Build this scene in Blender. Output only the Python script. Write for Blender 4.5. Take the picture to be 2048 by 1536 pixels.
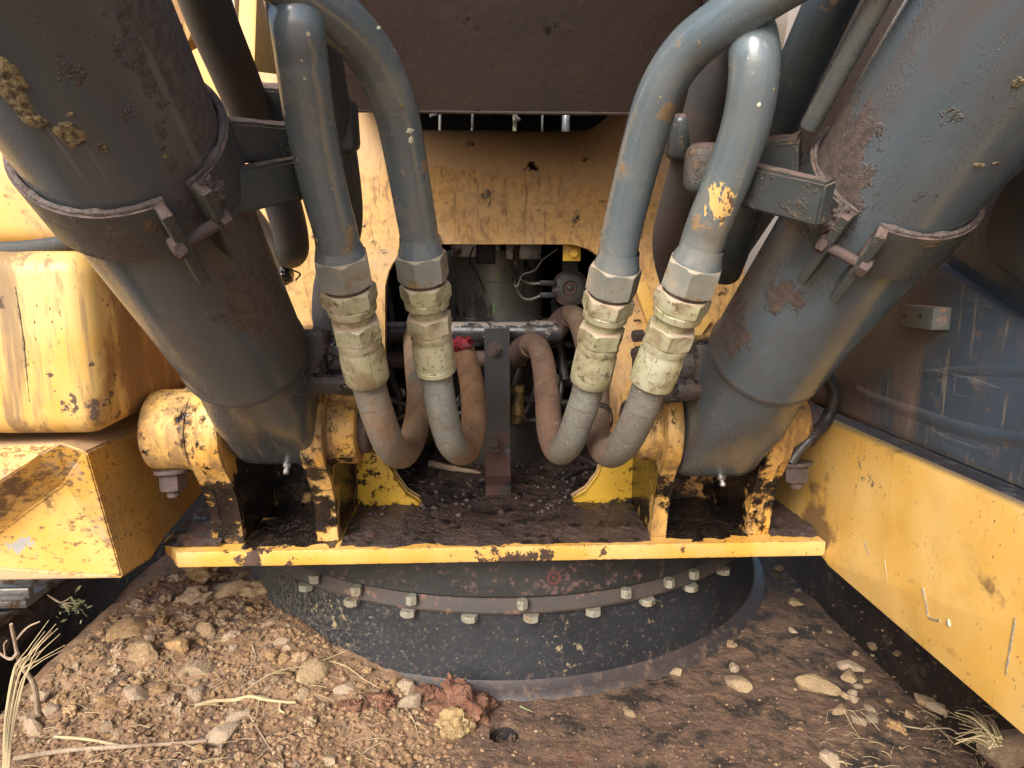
import bpy, bmesh, math, random
from mathutils import Vector, Matrix, noise as mn
random.seed(7)
PI = math.pi
scene = bpy.context.scene
for o in list(bpy.data.objects): bpy.data.objects.remove(o)
COL = scene.collection

# ------------------------------------------------------------------ camera, sky, sun, exposure
FPX = 1365.0                       # focal length in pixels of a 2048 px wide frame (24 mm equivalent)
CAM = Vector((-0.02, 0.0, 1.0))
YAW = math.asin(60/1386.5); PIT = math.asin(236/1386.5/math.cos(YAW))
FW = Vector((math.sin(YAW)*math.cos(PIT), math.cos(YAW)*math.cos(PIT), -math.sin(PIT)))
UP = Vector((math.sin(YAW)*math.sin(PIT), math.cos(YAW)*math.sin(PIT), math.cos(PIT)))
RT = Vector((math.cos(YAW), -math.sin(YAW), 0))
cd = bpy.data.cameras.new('camera'); cam = bpy.data.objects.new('camera', cd); COL.objects.link(cam)
cam.matrix_world = Matrix(((RT.x, UP.x, -FW.x, CAM.x), (RT.y, UP.y, -FW.y, CAM.y), (RT.z, UP.z, -FW.z, CAM.z), (0, 0, 0, 1)))
cd.sensor_width = 36; cd.lens = 36*FPX/2048; cd.clip_start = 0.02; cd.clip_end = 1000
scene.camera = cam

SUN_EL, SUN_AZ = math.radians(36), math.radians(-27)   # sun behind the camera, to its left
SD = Vector((math.sin(SUN_AZ)*math.cos(SUN_EL), -math.cos(SUN_AZ)*math.cos(SUN_EL), math.sin(SUN_EL)))   # towards the sun
w = bpy.data.worlds.new('World'); scene.world = w; w.use_nodes = True
nt = w.node_tree; nt.nodes.clear()
sky = nt.nodes.new('ShaderNodeTexSky'); sky.sky_type = 'NISHITA'; sky.sun_disc = False
sky.sun_elevation = SUN_EL; sky.sun_rotation = math.atan2(SD.x, SD.y); sky.dust_density = 3.0; sky.air_density = 1.0
bg = nt.nodes.new('ShaderNodeBackground'); bg.inputs['Strength'].default_value = 0.15
wo = nt.nodes.new('ShaderNodeOutputWorld')
nt.links.new(sky.outputs[0], bg.inputs[0]); nt.links.new(bg.outputs[0], wo.inputs[0])
ld = bpy.data.lights.new('sun', 'SUN'); ld.energy = 2.0; ld.angle = math.radians(26.0); ld.color = (1.0, 0.975, 0.945)
sun = bpy.data.objects.new('sun', ld); COL.objects.link(sun)
sun.rotation_euler = SD.to_track_quat('Z', 'Y').to_euler()
vs = scene.view_settings; vs.view_transform = 'Standard'; vs.look = 'None'; vs.exposure = 1.1; vs.gamma = 1.0; vs.use_curve_mapping = False
scene.cycles.use_denoising = True; scene.cycles.denoiser = 'OPENIMAGEDENOISE'; scene.cycles.denoising_input_passes = 'RGB_ALBEDO_NORMAL'; scene.cycles.denoising_prefilter = 'NONE'; scene.cycles.max_bounces = 4; scene.cycles.diffuse_bounces = 3; scene.cycles.glossy_bounces = 2; scene.cycles.use_adaptive_sampling = True; scene.cycles.adaptive_threshold = 0.025; scene.cycles.sample_clamp_indirect = 6

# ------------------------------------------------------------------ helpers
def at(u, v, x=None, y=None, z=None):
    """point of the place seen at photograph pixel (u, v) once one coordinate is known"""
    d = FW*FPX + RT*(u-1024) + UP*(768-v)
    if x is not None: t = (x-CAM.x)/d.x
    elif y is not None: t = (y-CAM.y)/d.y
    else: t = (z-CAM.z)/d.z
    return CAM + d*t

def thing(name, label, cat, loc=(0, 0, 0), group=None, kind=None):
    o = bpy.data.objects.new(name, None); COL.objects.link(o); o.location = loc; o.empty_display_size = 0.05
    tag(o, label, cat, group, kind); return o
def tag(o, label=None, cat=None, group=None, kind=None):
    if label: o['label'] = label
    if cat: o['category'] = cat
    if group: o['group'] = group
    if kind: o['kind'] = kind
    return o
def wloc(o):
    v = Vector((0, 0, 0))
    while o is not None: v = v + Vector(o.location); o = o.parent
    return v
def obj(name, bm, m, parent=None, smooth=35, label=None):
    """link a bmesh given in world coordinates as one mesh object"""
    me = bpy.data.meshes.new(name)
    if isinstance(bm, bmesh.types.BMesh):
        bmesh.ops.recalc_face_normals(bm, faces=bm.faces[:]); bm.to_mesh(me); bm.free()
    else: me = bm
    o = bpy.data.objects.new(name, me); COL.objects.link(o)
    if m is not None: me.materials.append(m)
    if smooth:
        for p in me.polygons: p.use_smooth = True
        me.set_sharp_from_angle(angle=math.radians(smooth))
    if parent is not None:
        o.parent = parent; o.location = -wloc(parent)
    if label: o['label'] = label
    return o
def B(): 
    bm = bmesh.new(); bm.loops.layers.uv.new('UVMap'); return bm

def box(bm, lo, hi, bev=0.0, seg=2, rot=None):
    lo, hi = Vector(lo), Vector(hi); c = (lo+hi)/2; s = hi-lo
    r = bmesh.ops.create_cube(bm, size=1.0)
    M = Matrix.Translation(c) @ (rot.to_4x4() if rot else Matrix.Identity(4)) @ Matrix.Diagonal((s.x, s.y, s.z, 1))
    bmesh.ops.transform(bm, matrix=M, verts=r['verts'])
    if bev:
        ed = list({e for v in r['verts'] for e in v.link_edges})
        bmesh.ops.bevel(bm, geom=ed, offset=bev, segments=seg, profile=0.5, affect='EDGES')
    return bm
def prism(bm, pts, ext, bev=0.0, seg=2):
    """extrude the closed outline pts (Vectors in one plane) by vector ext"""
    ext = Vector(ext); n = len(pts)
    a = [bm.verts.new(Vector(p)) for p in pts]; b = [bm.verts.new(Vector(p)+ext) for p in pts]
    f0 = bm.faces.new(a); f1 = bm.faces.new(b[::-1]); sides = []
    for i in range(n): sides.append(bm.faces.new((a[i], b[i], b[(i+1) % n], a[(i+1) % n])))
    if bev:
        ed = [e for e in f0.edges]+[e for e in f1.edges]
        bmesh.ops.bevel(bm, geom=ed, offset=bev, segments=seg, profile=0.5, affect='EDGES')
    return bm
def frame(ax):
    ax = Vector(ax).normalized(); t = Vector((0, 0, 1)) if abs(ax.z) < 0.9 else Vector((1, 0, 0))
    e1 = ax.cross(t).normalized(); return e1, ax.cross(e1).normalized()
def rev(bm, org, ax, prof, n=32, cap=True, ph=0.0, e1=None):
    """surface of revolution: prof is a list of (distance along axis, radius); n = 6 makes a hex"""
    org = Vector(org); ax = Vector(ax).normalized()
    if e1 is None: e1, e2 = frame(ax)
    else: e1 = Vector(e1); e2 = ax.cross(e1).normalized()
    uvl = bm.loops.layers.uv.active; rings = []; d = 0; ds = []
    for k, (t, r) in enumerate(prof):
        if k: d += math.hypot(t-prof[k-1][0], r-prof[k-1][1])
        ds.append(d)
        rings.append([bm.verts.new(org+ax*t+(e1*math.cos(2*PI*i/n+ph)+e2*math.sin(2*PI*i/n+ph))*r) for i in range(n)])
    rm = max(r for t, r in prof)
    for k in range(len(rings)-1):
        for i in range(n):
            f = bm.faces.new((rings[k][i], rings[k][(i+1) % n], rings[k+1][(i+1) % n], rings[k+1][i]))
            if uvl:
                for lp, (uu, vv) in zip(f.loops, ((i, k), (i+1, k), (i+1, k+1), (i, k+1))): lp[uvl].uv = (2*PI*rm*uu/n, ds[vv])
    if cap:
        bm.faces.new(rings[0][::-1]); bm.faces.new(rings[-1])
    return bm
def smooth_path(pts, sub=8):
    P = [Vector(p) for p in pts]; out = []
    for i in range(len(P)-1):
        p0 = P[i-1] if i else P[0]*2-P[1]; p1, p2 = P[i], P[i+1]; p3 = P[i+2] if i+2 < len(P) else P[-1]*2-P[-2]
        for k in range(sub):
            t = k/sub; out.append(0.5*((2*p1)+(p2-p0)*t+(2*p0-5*p1+4*p2-p3)*t*t+(3*p1-p0-3*p2+p3)*t**3))
    out.append(P[-1]); return out
def tube(bm, pts, r, n=20, sub=8, cap=True, wob=0.0):
    path = smooth_path(pts, sub) if sub else [Vector(p) for p in pts]
    uvl = bm.loops.layers.uv.active; m = len(path); rings = []; d = 0; ds = []
    tan = (path[1]-path[0]).normalized(); e1, e2 = frame(tan)
    for k, p in enumerate(path):
        tn = (path[min(k+1, m-1)]-path[max(k-1, 0)]).normalized()
        e1 = (e1-tn*e1.dot(tn)).normalized(); e2 = tn.cross(e1)
        if k: d += (p-path[k-1]).length
        ds.append(d); rr = r if not callable(r) else r(k/(m-1))
        if wob: rr *= 1+wob*mn.noise(p*60)
        rings.append([bm.verts.new(p+(e1*math.cos(2*PI*i/n)+e2*math.sin(2*PI*i/n))*rr) for i in range(n)])
    rm = r if not callable(r) else r(0.5)
    for k in range(m-1):
        for i in range(n):
            f = bm.faces.new((rings[k][i], rings[k][(i+1) % n], rings[k+1][(i+1) % n], rings[k+1][i]))
            if uvl:
                for lp, (uu, vv) in zip(f.loops, ((i, k), (i+1, k), (i+1, k+1), (i, k+1))): lp[uvl].uv = (2*PI*rm*uu/n, ds[vv])
    if cap: bm.faces.new(rings[0][::-1]); bm.faces.new(rings[-1])
    return bm
def hexnut(bm, org, ax, t0, t1, R, ph=0.0, n=60, cham=0.10):
    """hexagon whose corners are cut by a cone at both ends"""
    org = Vector(org); ax = Vector(ax).normalized(); e1, e2 = frame(ax); L = t1-t0; rings = []; rf = R*math.cos(PI/6)
    for f in (0.0, 0.03, 0.07, 0.12, 0.18, 0.5, 0.82, 0.88, 0.93, 0.97, 1.0):
        d = min(f, 1-f)*L; rc = rf*(1.0-cham*0.35)+d*1.75; ring = []
        for i in range(n):
            a = 2*PI*i/n; am = (a % (PI/3))-PI/6; r = min(rf/math.cos(am), rc); ring.append(bm.verts.new(org+ax*(t0+L*f)+(e1*math.cos(a+ph)+e2*math.sin(a+ph))*r))
        rings.append(ring)
    for k in range(len(rings)-1):
        for i in range(n): bm.faces.new((rings[k][i], rings[k][(i+1) % n], rings[k+1][(i+1) % n], rings[k+1][i]))
    bm.faces.new(rings[0][::-1]); bm.faces.new(rings[-1]); return bm
def hexbolt(bm, org, ax, r, h, washer=0.0, stud=0.0, ph=0.3):
    """hex head standing on org along ax"""
    t = 0.0
    if washer: rev(bm, org, ax, [(0, r*1.35), (washer, r*1.35)], n=20); t = washer
    hexnut(bm, org, ax, t, t+h, r, ph, n=36)
    if stud: rev(bm, org, ax, [(t+h*0.9, r*0.5), (t+h+stud*0.8, r*0.5), (t+h+stud, r*0.42)], n=14)
    return bm

def cyl_hit(org, ax, r, u, v):
    d = (FW*FPX+RT*(u-1024)+UP*(768-v)).normalized(); oc = CAM-org; a_ = d-ax*d.dot(ax); o_ = oc-ax*oc.dot(ax)
    A = a_.dot(a_); Bq = 2*a_.dot(o_); Cq = o_.dot(o_)-r*r; dis = Bq*Bq-4*A*Cq
    return None if dis < 0 else CAM+d*((-Bq-math.sqrt(dis))/(2*A))
# ------------------------------------------------------------------ materials
class NB:
    def __init__(s, name):
        s.m = bpy.data.materials.new(name); s.m.use_nodes = True; s.t = s.m.node_tree; s.t.nodes.clear()
    def n(s, typ, **kw):
        nd = s.t.nodes.new('ShaderNode'+typ)
        for k, v in kw.items(): setattr(nd, k, v)
        return nd
    def l(s, a, b): s.t.links.new(a, b)
    def put(s, sock, v):
        if hasattr(v, 'is_output') or isinstance(v, bpy.types.NodeSocket): s.l(v, sock)
        else: sock.default_value = v
    def math(s, op, a, b=None, clamp=False):
        nd = s.n('Math', operation=op, use_clamp=clamp); s.put(nd.inputs[0], a)
        if b is not None: s.put(nd.inputs[1], b)
        return nd.outputs[0]
    def ss(s, v, lo, hi):
        nd = s.n('MapRange', interpolation_type='SMOOTHSTEP'); s.put(nd.inputs[0], v)
        nd.inputs[1].default_value = lo; nd.inputs[2].default_value = hi; return nd.outputs[0]
    def mixc(s, f, a, b):
        nd = s.n('Mix', data_type='RGBA'); s.put(nd.inputs[0], f); s.put(nd.inputs[6], a); s.put(nd.inputs[7], b); return nd.outputs[2]
    def mixf(s, f, a, b):
        nd = s.n('Mix', data_type='FLOAT'); s.put(nd.inputs[0], f); s.put(nd.inputs[2], a); s.put(nd.inputs[3], b); return nd.outputs[0]
def c4(c): return (c[0], c[1], c[2], 1)
def mk(name, base, rough=0.5, metal=0.0, var=None, layers=(), bumps=(), coords='pos', rnd=0.0, spec=0.5):
    """layered worn surface. var = (scale, colour2); a layer is a ragged patch mask (noise + where the dirt sits) with its colour, roughness, height in metres"""
    b = NB(name); geo = b.n('NewGeometry')
    if coords == 'pos': co = geo.outputs['Position']
    elif coords == 'uv': co = b.n('UVMap', uv_map='UVMap').outputs[0]
    else: co = b.n('TexCoord').outputs['Object']
    inf = b.n('ObjectInfo') if rnd else None
    if inf is not None and coords != 'pos':
        va = b.n('VectorMath', operation='ADD'); b.l(co, va.inputs[0])
        cx = b.n('CombineXYZ'); mm = b.math('MULTIPLY', inf.outputs['Random'], 17.0); b.l(mm, cx.inputs[0]); b.l(mm, cx.inputs[1]); b.l(mm, cx.inputs[2])
        b.l(cx.outputs[0], va.inputs[1]); co = va.outputs[0]
    def nz(scale, detail=3, rough=0.6, stretch=None, dist=0.0, off=0.0):
        v = co
        if stretch or off:
            mp = b.n('Mapping'); b.l(co, mp.inputs[0]); mp.inputs['Location'].default_value = (off, off*1.3, off*0.7)
            mp.inputs['Scale'].default_value = stretch or (1, 1, 1); v = mp.outputs[0]
        t = b.n('TexNoise'); b.l(v, t.inputs['Vector']); t.inputs['Scale'].default_value = scale; t.inputs['Detail'].default_value = detail
        t.inputs['Roughness'].default_value = rough; t.inputs['Distortion'].default_value = dist; return t.outputs['Fac']
    col = c4(base); rg = rough; h = None
    if var: col = b.mixc(b.ss(nz(var[0], 3), 0.3, 0.7), col, c4(var[1]))
    if rnd:
        hs = b.n('HueSaturation'); b.put(hs.inputs['Color'], col)
        b.l(b.math('ADD', b.math('MULTIPLY', inf.outputs['Random'], rnd), 1-rnd*0.5), hs.inputs['Value'])
        r2 = b.math('FRACT', b.math('MULTIPLY', inf.outputs['Random'], 7.31)); b.l(b.math('ADD', b.math('MULTIPLY', r2, rnd*0.8), 1-rnd*0.5), hs.inputs['Saturation']); col = hs.outputs[0]
    for i, L in enumerate(layers):
        v = nz(L.get('s', 10), L.get('d', 5), L.get('rg', 0.66), L.get('st'), L.get('dist', 0.0), 3.1*(i+1)+L.get('off', 0))
        if 'voro' in L:      # flecks: only some cells of a voronoi carry one
            vo = b.n('TexVoronoi'); mp = b.n('Mapping'); b.l(co, mp.inputs[0]); mp.inputs['Scale'].default_value = L.get('vst', (1, 1, 1)); mp.inputs['Location'].default_value = (i*1.7, 0.3, 0.9)
            b.l(mp.outputs[0], vo.inputs['Vector']); vo.inputs['Scale'].default_value = L['voro'][0]
            sx = b.n('SeparateColor'); b.l(vo.outputs['Color'], sx.inputs[0])
            keep = b.math('GREATER_THAN', sx.outputs[0], 1-L['voro'][2])
            sz = b.math('MULTIPLY', sx.outputs[1], L['voro'][1])
            fl = b.math('MULTIPLY', b.math('LESS_THAN', b.math('ADD', vo.outputs['Distance'], b.math('MULTIPLY', v, L['voro'][1]*0.6)), b.math('ADD', sz, L['voro'][1]*0.35)), keep)
            v2 = nz(L.get('s2', 4), 3, 0.5, None, 0, 9.0+i); mask = b.math('MULTIPLY', fl, b.ss(v2, L.get('lo2', 0.3), L.get('lo2', 0.3)+0.2))
        else:
            for (c, r, wt) in L.get('near', ()):
                vd = b.n('VectorMath', operation='DISTANCE'); b.l(geo.outputs['Position'], vd.inputs[0]); vd.inputs[1].default_value = c
                fo = b.math('SUBTRACT', 1.0, b.math('DIVIDE', vd.outputs['Value'], r), clamp=True); v = b.math('ADD', v, b.math('MULTIPLY', fo, wt))
            for (ax, a0, a1, wt) in L.get('grad', ()):
                vd = b.n('VectorMath', operation='DOT_PRODUCT'); b.l(geo.outputs['Position'], vd.inputs[0]); vd.inputs[1].default_value = ax
                mr = b.n('MapRange'); b.l(vd.outputs['Value'], mr.inputs[0]); mr.inputs[1].default_value = a0; mr.inputs[2].default_value = a1
                v = b.math('ADD', v, b.math('MULTIPLY', mr.outputs[0], wt))
            if 'band' in L:   # long streaks that gather the finer pattern
                v = b.math('ADD', v, b.math('MULTIPLY', b.math('SUBTRACT', nz(L['band'][0], 3, 0.5, L['band'][1], 0, 41+i), 0.5), L['band'][2]))
            if 'edge' in L:   # wear along edges
                bv = b.n('Bevel'); bv.samples = 3; bv.inputs['Radius'].default_value = 0.006
                dt = b.n('VectorMath', operation='DOT_PRODUCT'); b.l(bv.outputs[0], dt.inputs[0]); b.l(geo.outputs['True Normal'], dt.inputs[1])
                v = b.math('ADD', v, b.math('MULTIPLY', b.ss(dt.outputs['Value'], 0.995, 0.88), L['edge']))
            if 'up' in L:     # settled on faces that look upward
                a0, a1, wt = L['up']; sx = b.n('SeparateXYZ'); b.l(geo.outputs['Normal'], sx.inputs[0])
                v = b.math('ADD', v, b.math('MULTIPLY', b.ss(sx.outputs[2], a0, a1), wt))
            mask = b.ss(v, L['lo'], L['hi'])
        if 'amt' in L: mask = b.math('MULTIPLY', mask, L['amt'])
        lc = c4(L['col'])
        if 'col2' in L: lc = b.mixc(b.ss(nz(L.get('cs', 30), 2, 0.6, None, 0, 20+i), 0.35, 0.65), lc, c4(L['col2']))
        col = b.mixc(mask, col, lc)
        if 'r' in L: rg = b.mixf(mask, rg, L['r'])
        if 'h' in L or 'hn' in L:
            hh = b.math('MULTIPLY', mask, L.get('h', 0.0))
            if 'hn' in L: hh = b.math('ADD', hh, b.math('MULTIPLY', mask, b.math('MULTIPLY', nz(L['hn'][0], 2, 0.65, None, 0, 31+i), L['hn'][1])))
            h = hh if h is None else b.math('ADD', h, hh)
    for (s_, a_) in bumps:
        hh = b.math('MULTIPLY', nz(s_, 2, 0.6, None, 0, 5.5), a_); h = hh if h is None else b.math('ADD', h, hh)
    p = b.n('BsdfPrincipled'); o = b.n('OutputMaterial'); b.l(p.outputs[0], o.inputs[0])
    b.put(p.inputs['Base Color'], col); b.put(p.inputs['Roughness'], rg); p.inputs['Metallic'].default_value = metal
    p.inputs['Specular IOR Level'].default_value = spec
    if h is not None:
        bp = b.n('Bump'); bp.inputs['Distance'].default_value = 1.0; bp.inputs['Strength'].default_value = 1.0; b.l(h, bp.inputs['Height']); b.l(bp.outputs[0], p.inputs['Normal'])
    return b.m

YEL = (0.60, 0.298, 0.042); YELP = (0.62, 0.39, 0.13)
MUD = (0.045, 0.024, 0.016); MUD2 = (0.085, 0.048, 0.032); OIL = (0.010, 0.008, 0.007); DUST = (0.30, 0.19, 0.11); RUST = (0.12, 0.045, 0.02)
PIN = (1.17, 0.722)                                   # y, z of the cylinder foot pins
M = {}
chips = dict(voro=(75, 0.15, 0.14), s=120, col=(0.05, 0.03, 0.02), r=0.8, h=-0.0006, lo2=0.54, s2=9)
flk = dict(voro=(160, 0.22, 0.35), vst=(1, 1, 0.45), s=300, col=(0.07, 0.045, 0.03), r=0.8, h=-0.0003, lo2=0.50, s2=8)
M['yellow_front'] = mk('yellow_front', YEL, 0.42, var=(6, YELP), layers=[dict(s=16, d=6, rg=0.72, off=3, lo=0.50, hi=0.74, col=(0.50, 0.33, 0.14), r=0.7, amt=0.7), dict(s=70, d=6, edge=0.13, rg=0.75, lo=0.61, hi=0.68, col=(0.10, 0.06, 0.035), r=0.8), dict(s=180, d=4, rg=0.72, off=7, lo=0.63, hi=0.70, col=(0.16, 0.09, 0.04), r=0.8, amt=0.8), 
    dict(s=14, d=6, rg=0.7, lo=0.62, hi=0.65, col=MUD, col2=MUD2, r=0.85, h=0.001, hn=(150, 0.001), near=[((0.02, 1.12, 0.49), 0.22, 0.17), ((-0.42, 1.13, 0.46), 0.12, 0.10)]), chips, flk], bumps=[(40, 0.0009), (9, 0.004)])
M['yellow_ear'] = mk('yellow_ear', YEL, 0.42, var=(9, YELP), layers=[
    dict(s=6, d=4, lo=0.45, hi=0.75, col=(0.40, 0.235, 0.085), r=0.6, amt=0.5), dict(s=11, d=5, rg=0.7, off=4, lo=0.50, hi=0.72, col=(0.56, 0.38, 0.15), r=0.75, amt=0.4), dict(s=26, d=6, rg=0.76, st=(1, 1, 0.35), lo=0.46, hi=0.68, col=(0.20, 0.115, 0.05), r=0.7, amt=0.85, near=[((-0.55, 1.12, 0.69), 0.13, 0.16), ((-0.26, 1.12, 0.69), 0.11, 0.14), ((0.27, 1.12, 0.69), 0.11, 0.14), ((0.54, 1.12, 0.70), 0.12, 0.14)]), dict(s=80, d=6, edge=0.16, rg=0.76, st=(1, 1, 0.6), lo=0.62, hi=0.70, col=(0.070, 0.043, 0.028), col2=(0.14, 0.08, 0.035), cs=90, r=0.8, h=0.0006, hn=(220, 0.0008), grad=[((0, 0, 1), 0.55, 0.78, 0.05)]),
    dict(s=14, lo=0.60, hi=0.68, col=(0.006, 0.005, 0.005), col2=(0.022, 0.014, 0.010), r=0.15, h=0.001, hn=(90, 0.002), near=[((-0.37, 1.27, 0.60), 0.25, 0.42), ((0.388, 1.27, 0.60), 0.25, 0.44), ((-0.22, 1.24, 0.68), 0.13, 0.2)]), flk], bumps=[(60, 0.0006)])
M['yellow_tower'] = mk('yellow_tower', (0.57, 0.31, 0.075), 0.5, var=(5, (0.54, 0.325, 0.12)), layers=[
    dict(s=75, st=(1.0, 1.0, 0.20), d=4, dist=1.0, lo=0.52, hi=0.62, col=(0.20, 0.10, 0.04), r=0.7, amt=0.7), dict(s=60, d=6, rg=0.76, lo=0.46, hi=0.66, col=(0.27, 0.145, 0.062), r=0.7, amt=0.75),
    dict(s=7, lo=0.48, hi=0.70, col=(0.50, 0.33, 0.18), r=0.85, amt=0.75, up=(0.05, 0.5, 0.35), grad=[((0, 0, 1), 1.12, 1.24, 0.15)]),
    dict(s=16, lo=0.62, hi=0.70, col=OIL, col2=(0.03, 0.018, 0.012), r=0.25, hn=(120, 0.002), near=[((-0.37, 1.36, 0.58), 0.18, 0.32), ((0.385, 1.36, 0.58), 0.18, 0.36)]),
    dict(s=26, d=6, rg=0.74, lo=0.65, hi=0.74, col=MUD, col2=RUST, r=0.85, hn=(120, 0.001), grad=[((0, 0, 1), 0.72, 0.52, 0.10), ((1, 0, 0), 0.24, 0.34, 0.08)]), flk], bumps=[(45, 0.0008)])
M['yellow_foot'] = mk('yellow_foot', (0.62, 0.37, 0.04), 0.36, layers=[
    dict(s=60, d=6, edge=0.08, rg=0.74, lo=0.655, hi=0.72, col=MUD, col2=OIL, r=0.6, h=0.0015, hn=(130, 0.001), near=[((-0.26, 1.34, 0.60), 0.14, 0.16), ((0.30, 1.34, 0.56), 0.10, 0.15)], grad=[((0, 0, 1), 0.535, 0.505, 0.25)]), flk], bumps=[(60, 0.0004)])
M['yellow_tank'] = mk('yellow_tank', (0.60, 0.33, 0.058), 0.42, var=(7, (0.64, 0.42, 0.15)), layers=[
    dict(s=6, d=4, lo=0.45, hi=0.75, col=(0.40, 0.235, 0.085), r=0.6, amt=0.5), dict(s=11, d=5, rg=0.7, off=4, lo=0.50, hi=0.72, col=(0.56, 0.38, 0.15), r=0.75, amt=0.4), dict(s=20, st=(1, 1, 0.07), lo=0.56, hi=0.66, col=(0.16, 0.10, 0.06), r=0.8, amt=0.75, grad=[((1, 0, 0), -0.66, -0.72, 0.10)]),
    dict(s=55, st=(1, 1, 0.05), d=5, lo=0.56, hi=0.68, col=(0.24, 0.15, 0.08), r=0.8, amt=0.7), dict(s=18, st=(1, 1, 0.35), d=5, lo=0.56, hi=0.74, col=(0.22, 0.10, 0.03), r=0.75, amt=0.85, grad=[((1, 0, 0), -0.62, -0.58, 0.22)]),
    dict(s=30, lo=0.64, hi=0.68, col=(0.09, 0.055, 0.035), r=0.85, near=[((-0.62, 1.03, 0.80), 0.10, 0.10)]), chips, flk], bumps=[(30, 0.0006)])
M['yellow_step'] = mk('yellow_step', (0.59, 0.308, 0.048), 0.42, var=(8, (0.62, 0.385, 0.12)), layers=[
    dict(s=6, d=4, lo=0.45, hi=0.75, col=(0.40, 0.235, 0.085), r=0.6, amt=0.5), dict(s=11, d=5, rg=0.7, off=4, lo=0.50, hi=0.72, col=(0.56, 0.38, 0.15), r=0.75, amt=0.4), dict(s=90, d=5, edge=0.1, rg=0.7, st=(0.6, 1, 1.3), lo=0.60, hi=0.68, col=(0.20, 0.11, 0.04), r=0.8, near=[((-0.60, 1.07, 0.55), 0.30, 0.05)], hn=(150, 0.0006)),
    dict(s=24, d=6, rg=0.74, lo=0.58, hi=0.76, col=(0.14, 0.078, 0.034), r=0.8, near=[(tuple(at(60, 965, y=1.05)), 0.07, 0.22), (tuple(at(0, 1010, y=1.05)), 0.07, 0.22)], grad=[((1, 0, 0), -0.585, -0.54, 0.20)], hn=(120, 0.001)),  # near spots: brown dirt on the diagonal facet, its shade painted in too
    dict(s=10, lo=0.56, hi=0.70, col=(0.40, 0.27, 0.17), r=0.9, amt=0.8, up=(0.3, 0.8, 0.30)), chips,
    dict(s=30, lo=0.68, hi=0.70, col=(0.30, 0.29, 0.26), r=0.7, near=[((-0.775, 1.07, 0.555), 0.045, 0.35)]), flk], bumps=[(50, 0.0005)])
M['yellow_wall'] = mk('yellow_wall', (0.61, 0.345, 0.072), 0.42, var=(5, (0.64, 0.42, 0.15)), layers=[
    dict(s=46, d=6, rg=0.74, st=(1, 1.0, 0.45), lo=0.665, hi=0.72, col=(0.10, 0.065, 0.04), r=0.8), dict(s=150, d=4, rg=0.74, st=(1, 0.8, 0.5), off=6, lo=0.64, hi=0.70, col=(0.16, 0.10, 0.045), r=0.8, amt=0.8), dict(s=120, d=3, st=(1, 1, 0.06), off=9, lo=0.62, hi=0.72, col=(0.42, 0.25, 0.06), r=0.7, amt=0.5),
    dict(s=90, st=(1, 0.6, 0.45), edge=0.07, d=5, rg=0.7, lo=0.68, hi=0.74, col=(0.12, 0.08, 0.05), r=0.8), dict(s=5, d=4, lo=0.48, hi=0.75, col=(0.50, 0.27, 0.045), r=0.5, amt=0.7),
    dict(s=12, lo=0.60, hi=0.74, col=(0.13, 0.07, 0.03), r=0.7, amt=0.85, near=[((0.6, 1.17, 0.52), 0.10, 0.22)]),
    dict(s=36, d=5, rg=0.7, lo=0.66, hi=0.70, col=(0.15, 0.12, 0.09), r=0.6, near=[((0.6, 1.05, 0.66), 0.10, 0.10)]), flk], bumps=[(22, 0.0006), (4, 0.010)])
M['steel_mark'] = mk('steel_mark', (0.22, 0.22, 0.21), 0.45, metal=0.4, layers=[dict(s=300, lo=0.45, hi=0.6, col=(0.45, 0.33, 0.12), r=0.6)])
M['yellow_far'] = mk('yellow_far', (0.60, 0.38, 0.11), 0.5, var=(4, (0.57, 0.37, 0.14)), layers=[
    dict(s=12, lo=0.58, hi=0.66, col=(0.20, 0.11, 0.06), r=0.8, amt=0.8), dict(s=6, lo=0.55, hi=0.7, col=(0.42, 0.28, 0.16), r=0.9, amt=0.6), flk], bumps=[(40, 0.0006)])
def cylmat(nm, pts, side, film=0.30, crust=0.22):
    g0, g1 = (-0.325, -0.25) if side > 0 else (-0.375, -0.305)
    return mk(nm, (0.056, 0.068, 0.074) if side > 0 else (0.074, 0.090, 0.100), 0.22, coords='uv', spec=0.75, var=(5, (0.066, 0.084, 0.095) if side > 0 else (0.090, 0.118, 0.140)), layers=[
        dict(s=8, d=4, st=(1, 0.3, 1), lo=0.48, hi=0.74, col=(0.13, 0.11, 0.085), r=0.4, amt=0.14),                                   # dried dusty film
        dict(s=7, d=4, st=(1, 0.35, 1), lo=0.55, hi=0.80, col=(0.080, 0.060, 0.051), r=0.6, amt=0.85, grad=[((side, 0, 0), g0, g1, film)]),   # brown film towards the boom
        dict(s=420, d=2, st=(1, 0.6, 1), lo=0.66, hi=0.74, col=(0.085, 0.065, 0.052), r=0.75, h=0.0004, band=(16, (1, 0.12, 1), 0.9)),      # grit caught in runs
        dict(s=26, d=6, rg=0.74, st=(1, 0.6, 1), lo=0.71, hi=0.77, col=(0.052, 0.036, 0.030), col2=(0.10, 0.070, 0.056), cs=110, r=0.75, h=0.0004, hn=(420, 0.0012),
             grad=[((side, 0, 0), g0, g1, crust)], near=pts),                                                       # gritty mud crust
        dict(voro=(70, 0.20, 0.14), s=120, col=(0.24, 0.18, 0.085), r=0.8, h=0.0002, lo2=0.52, s2=5),
        dict(s=60, d=3, st=(1, 0.03, 1), lo=0.66, hi=0.69, col=(0.14, 0.14, 0.13), r=0.5, amt=0.5)], bumps=[(14, 0.0003), (150, 0.0001)])
M['cyl_tan'] = mk('cyl_tan', (0.21, 0.165, 0.085), 0.9, layers=[dict(s=150, lo=0.45, hi=0.6, col=(0.06, 0.045, 0.03), r=0.9)], bumps=[(260, 0.0016)])
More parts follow.
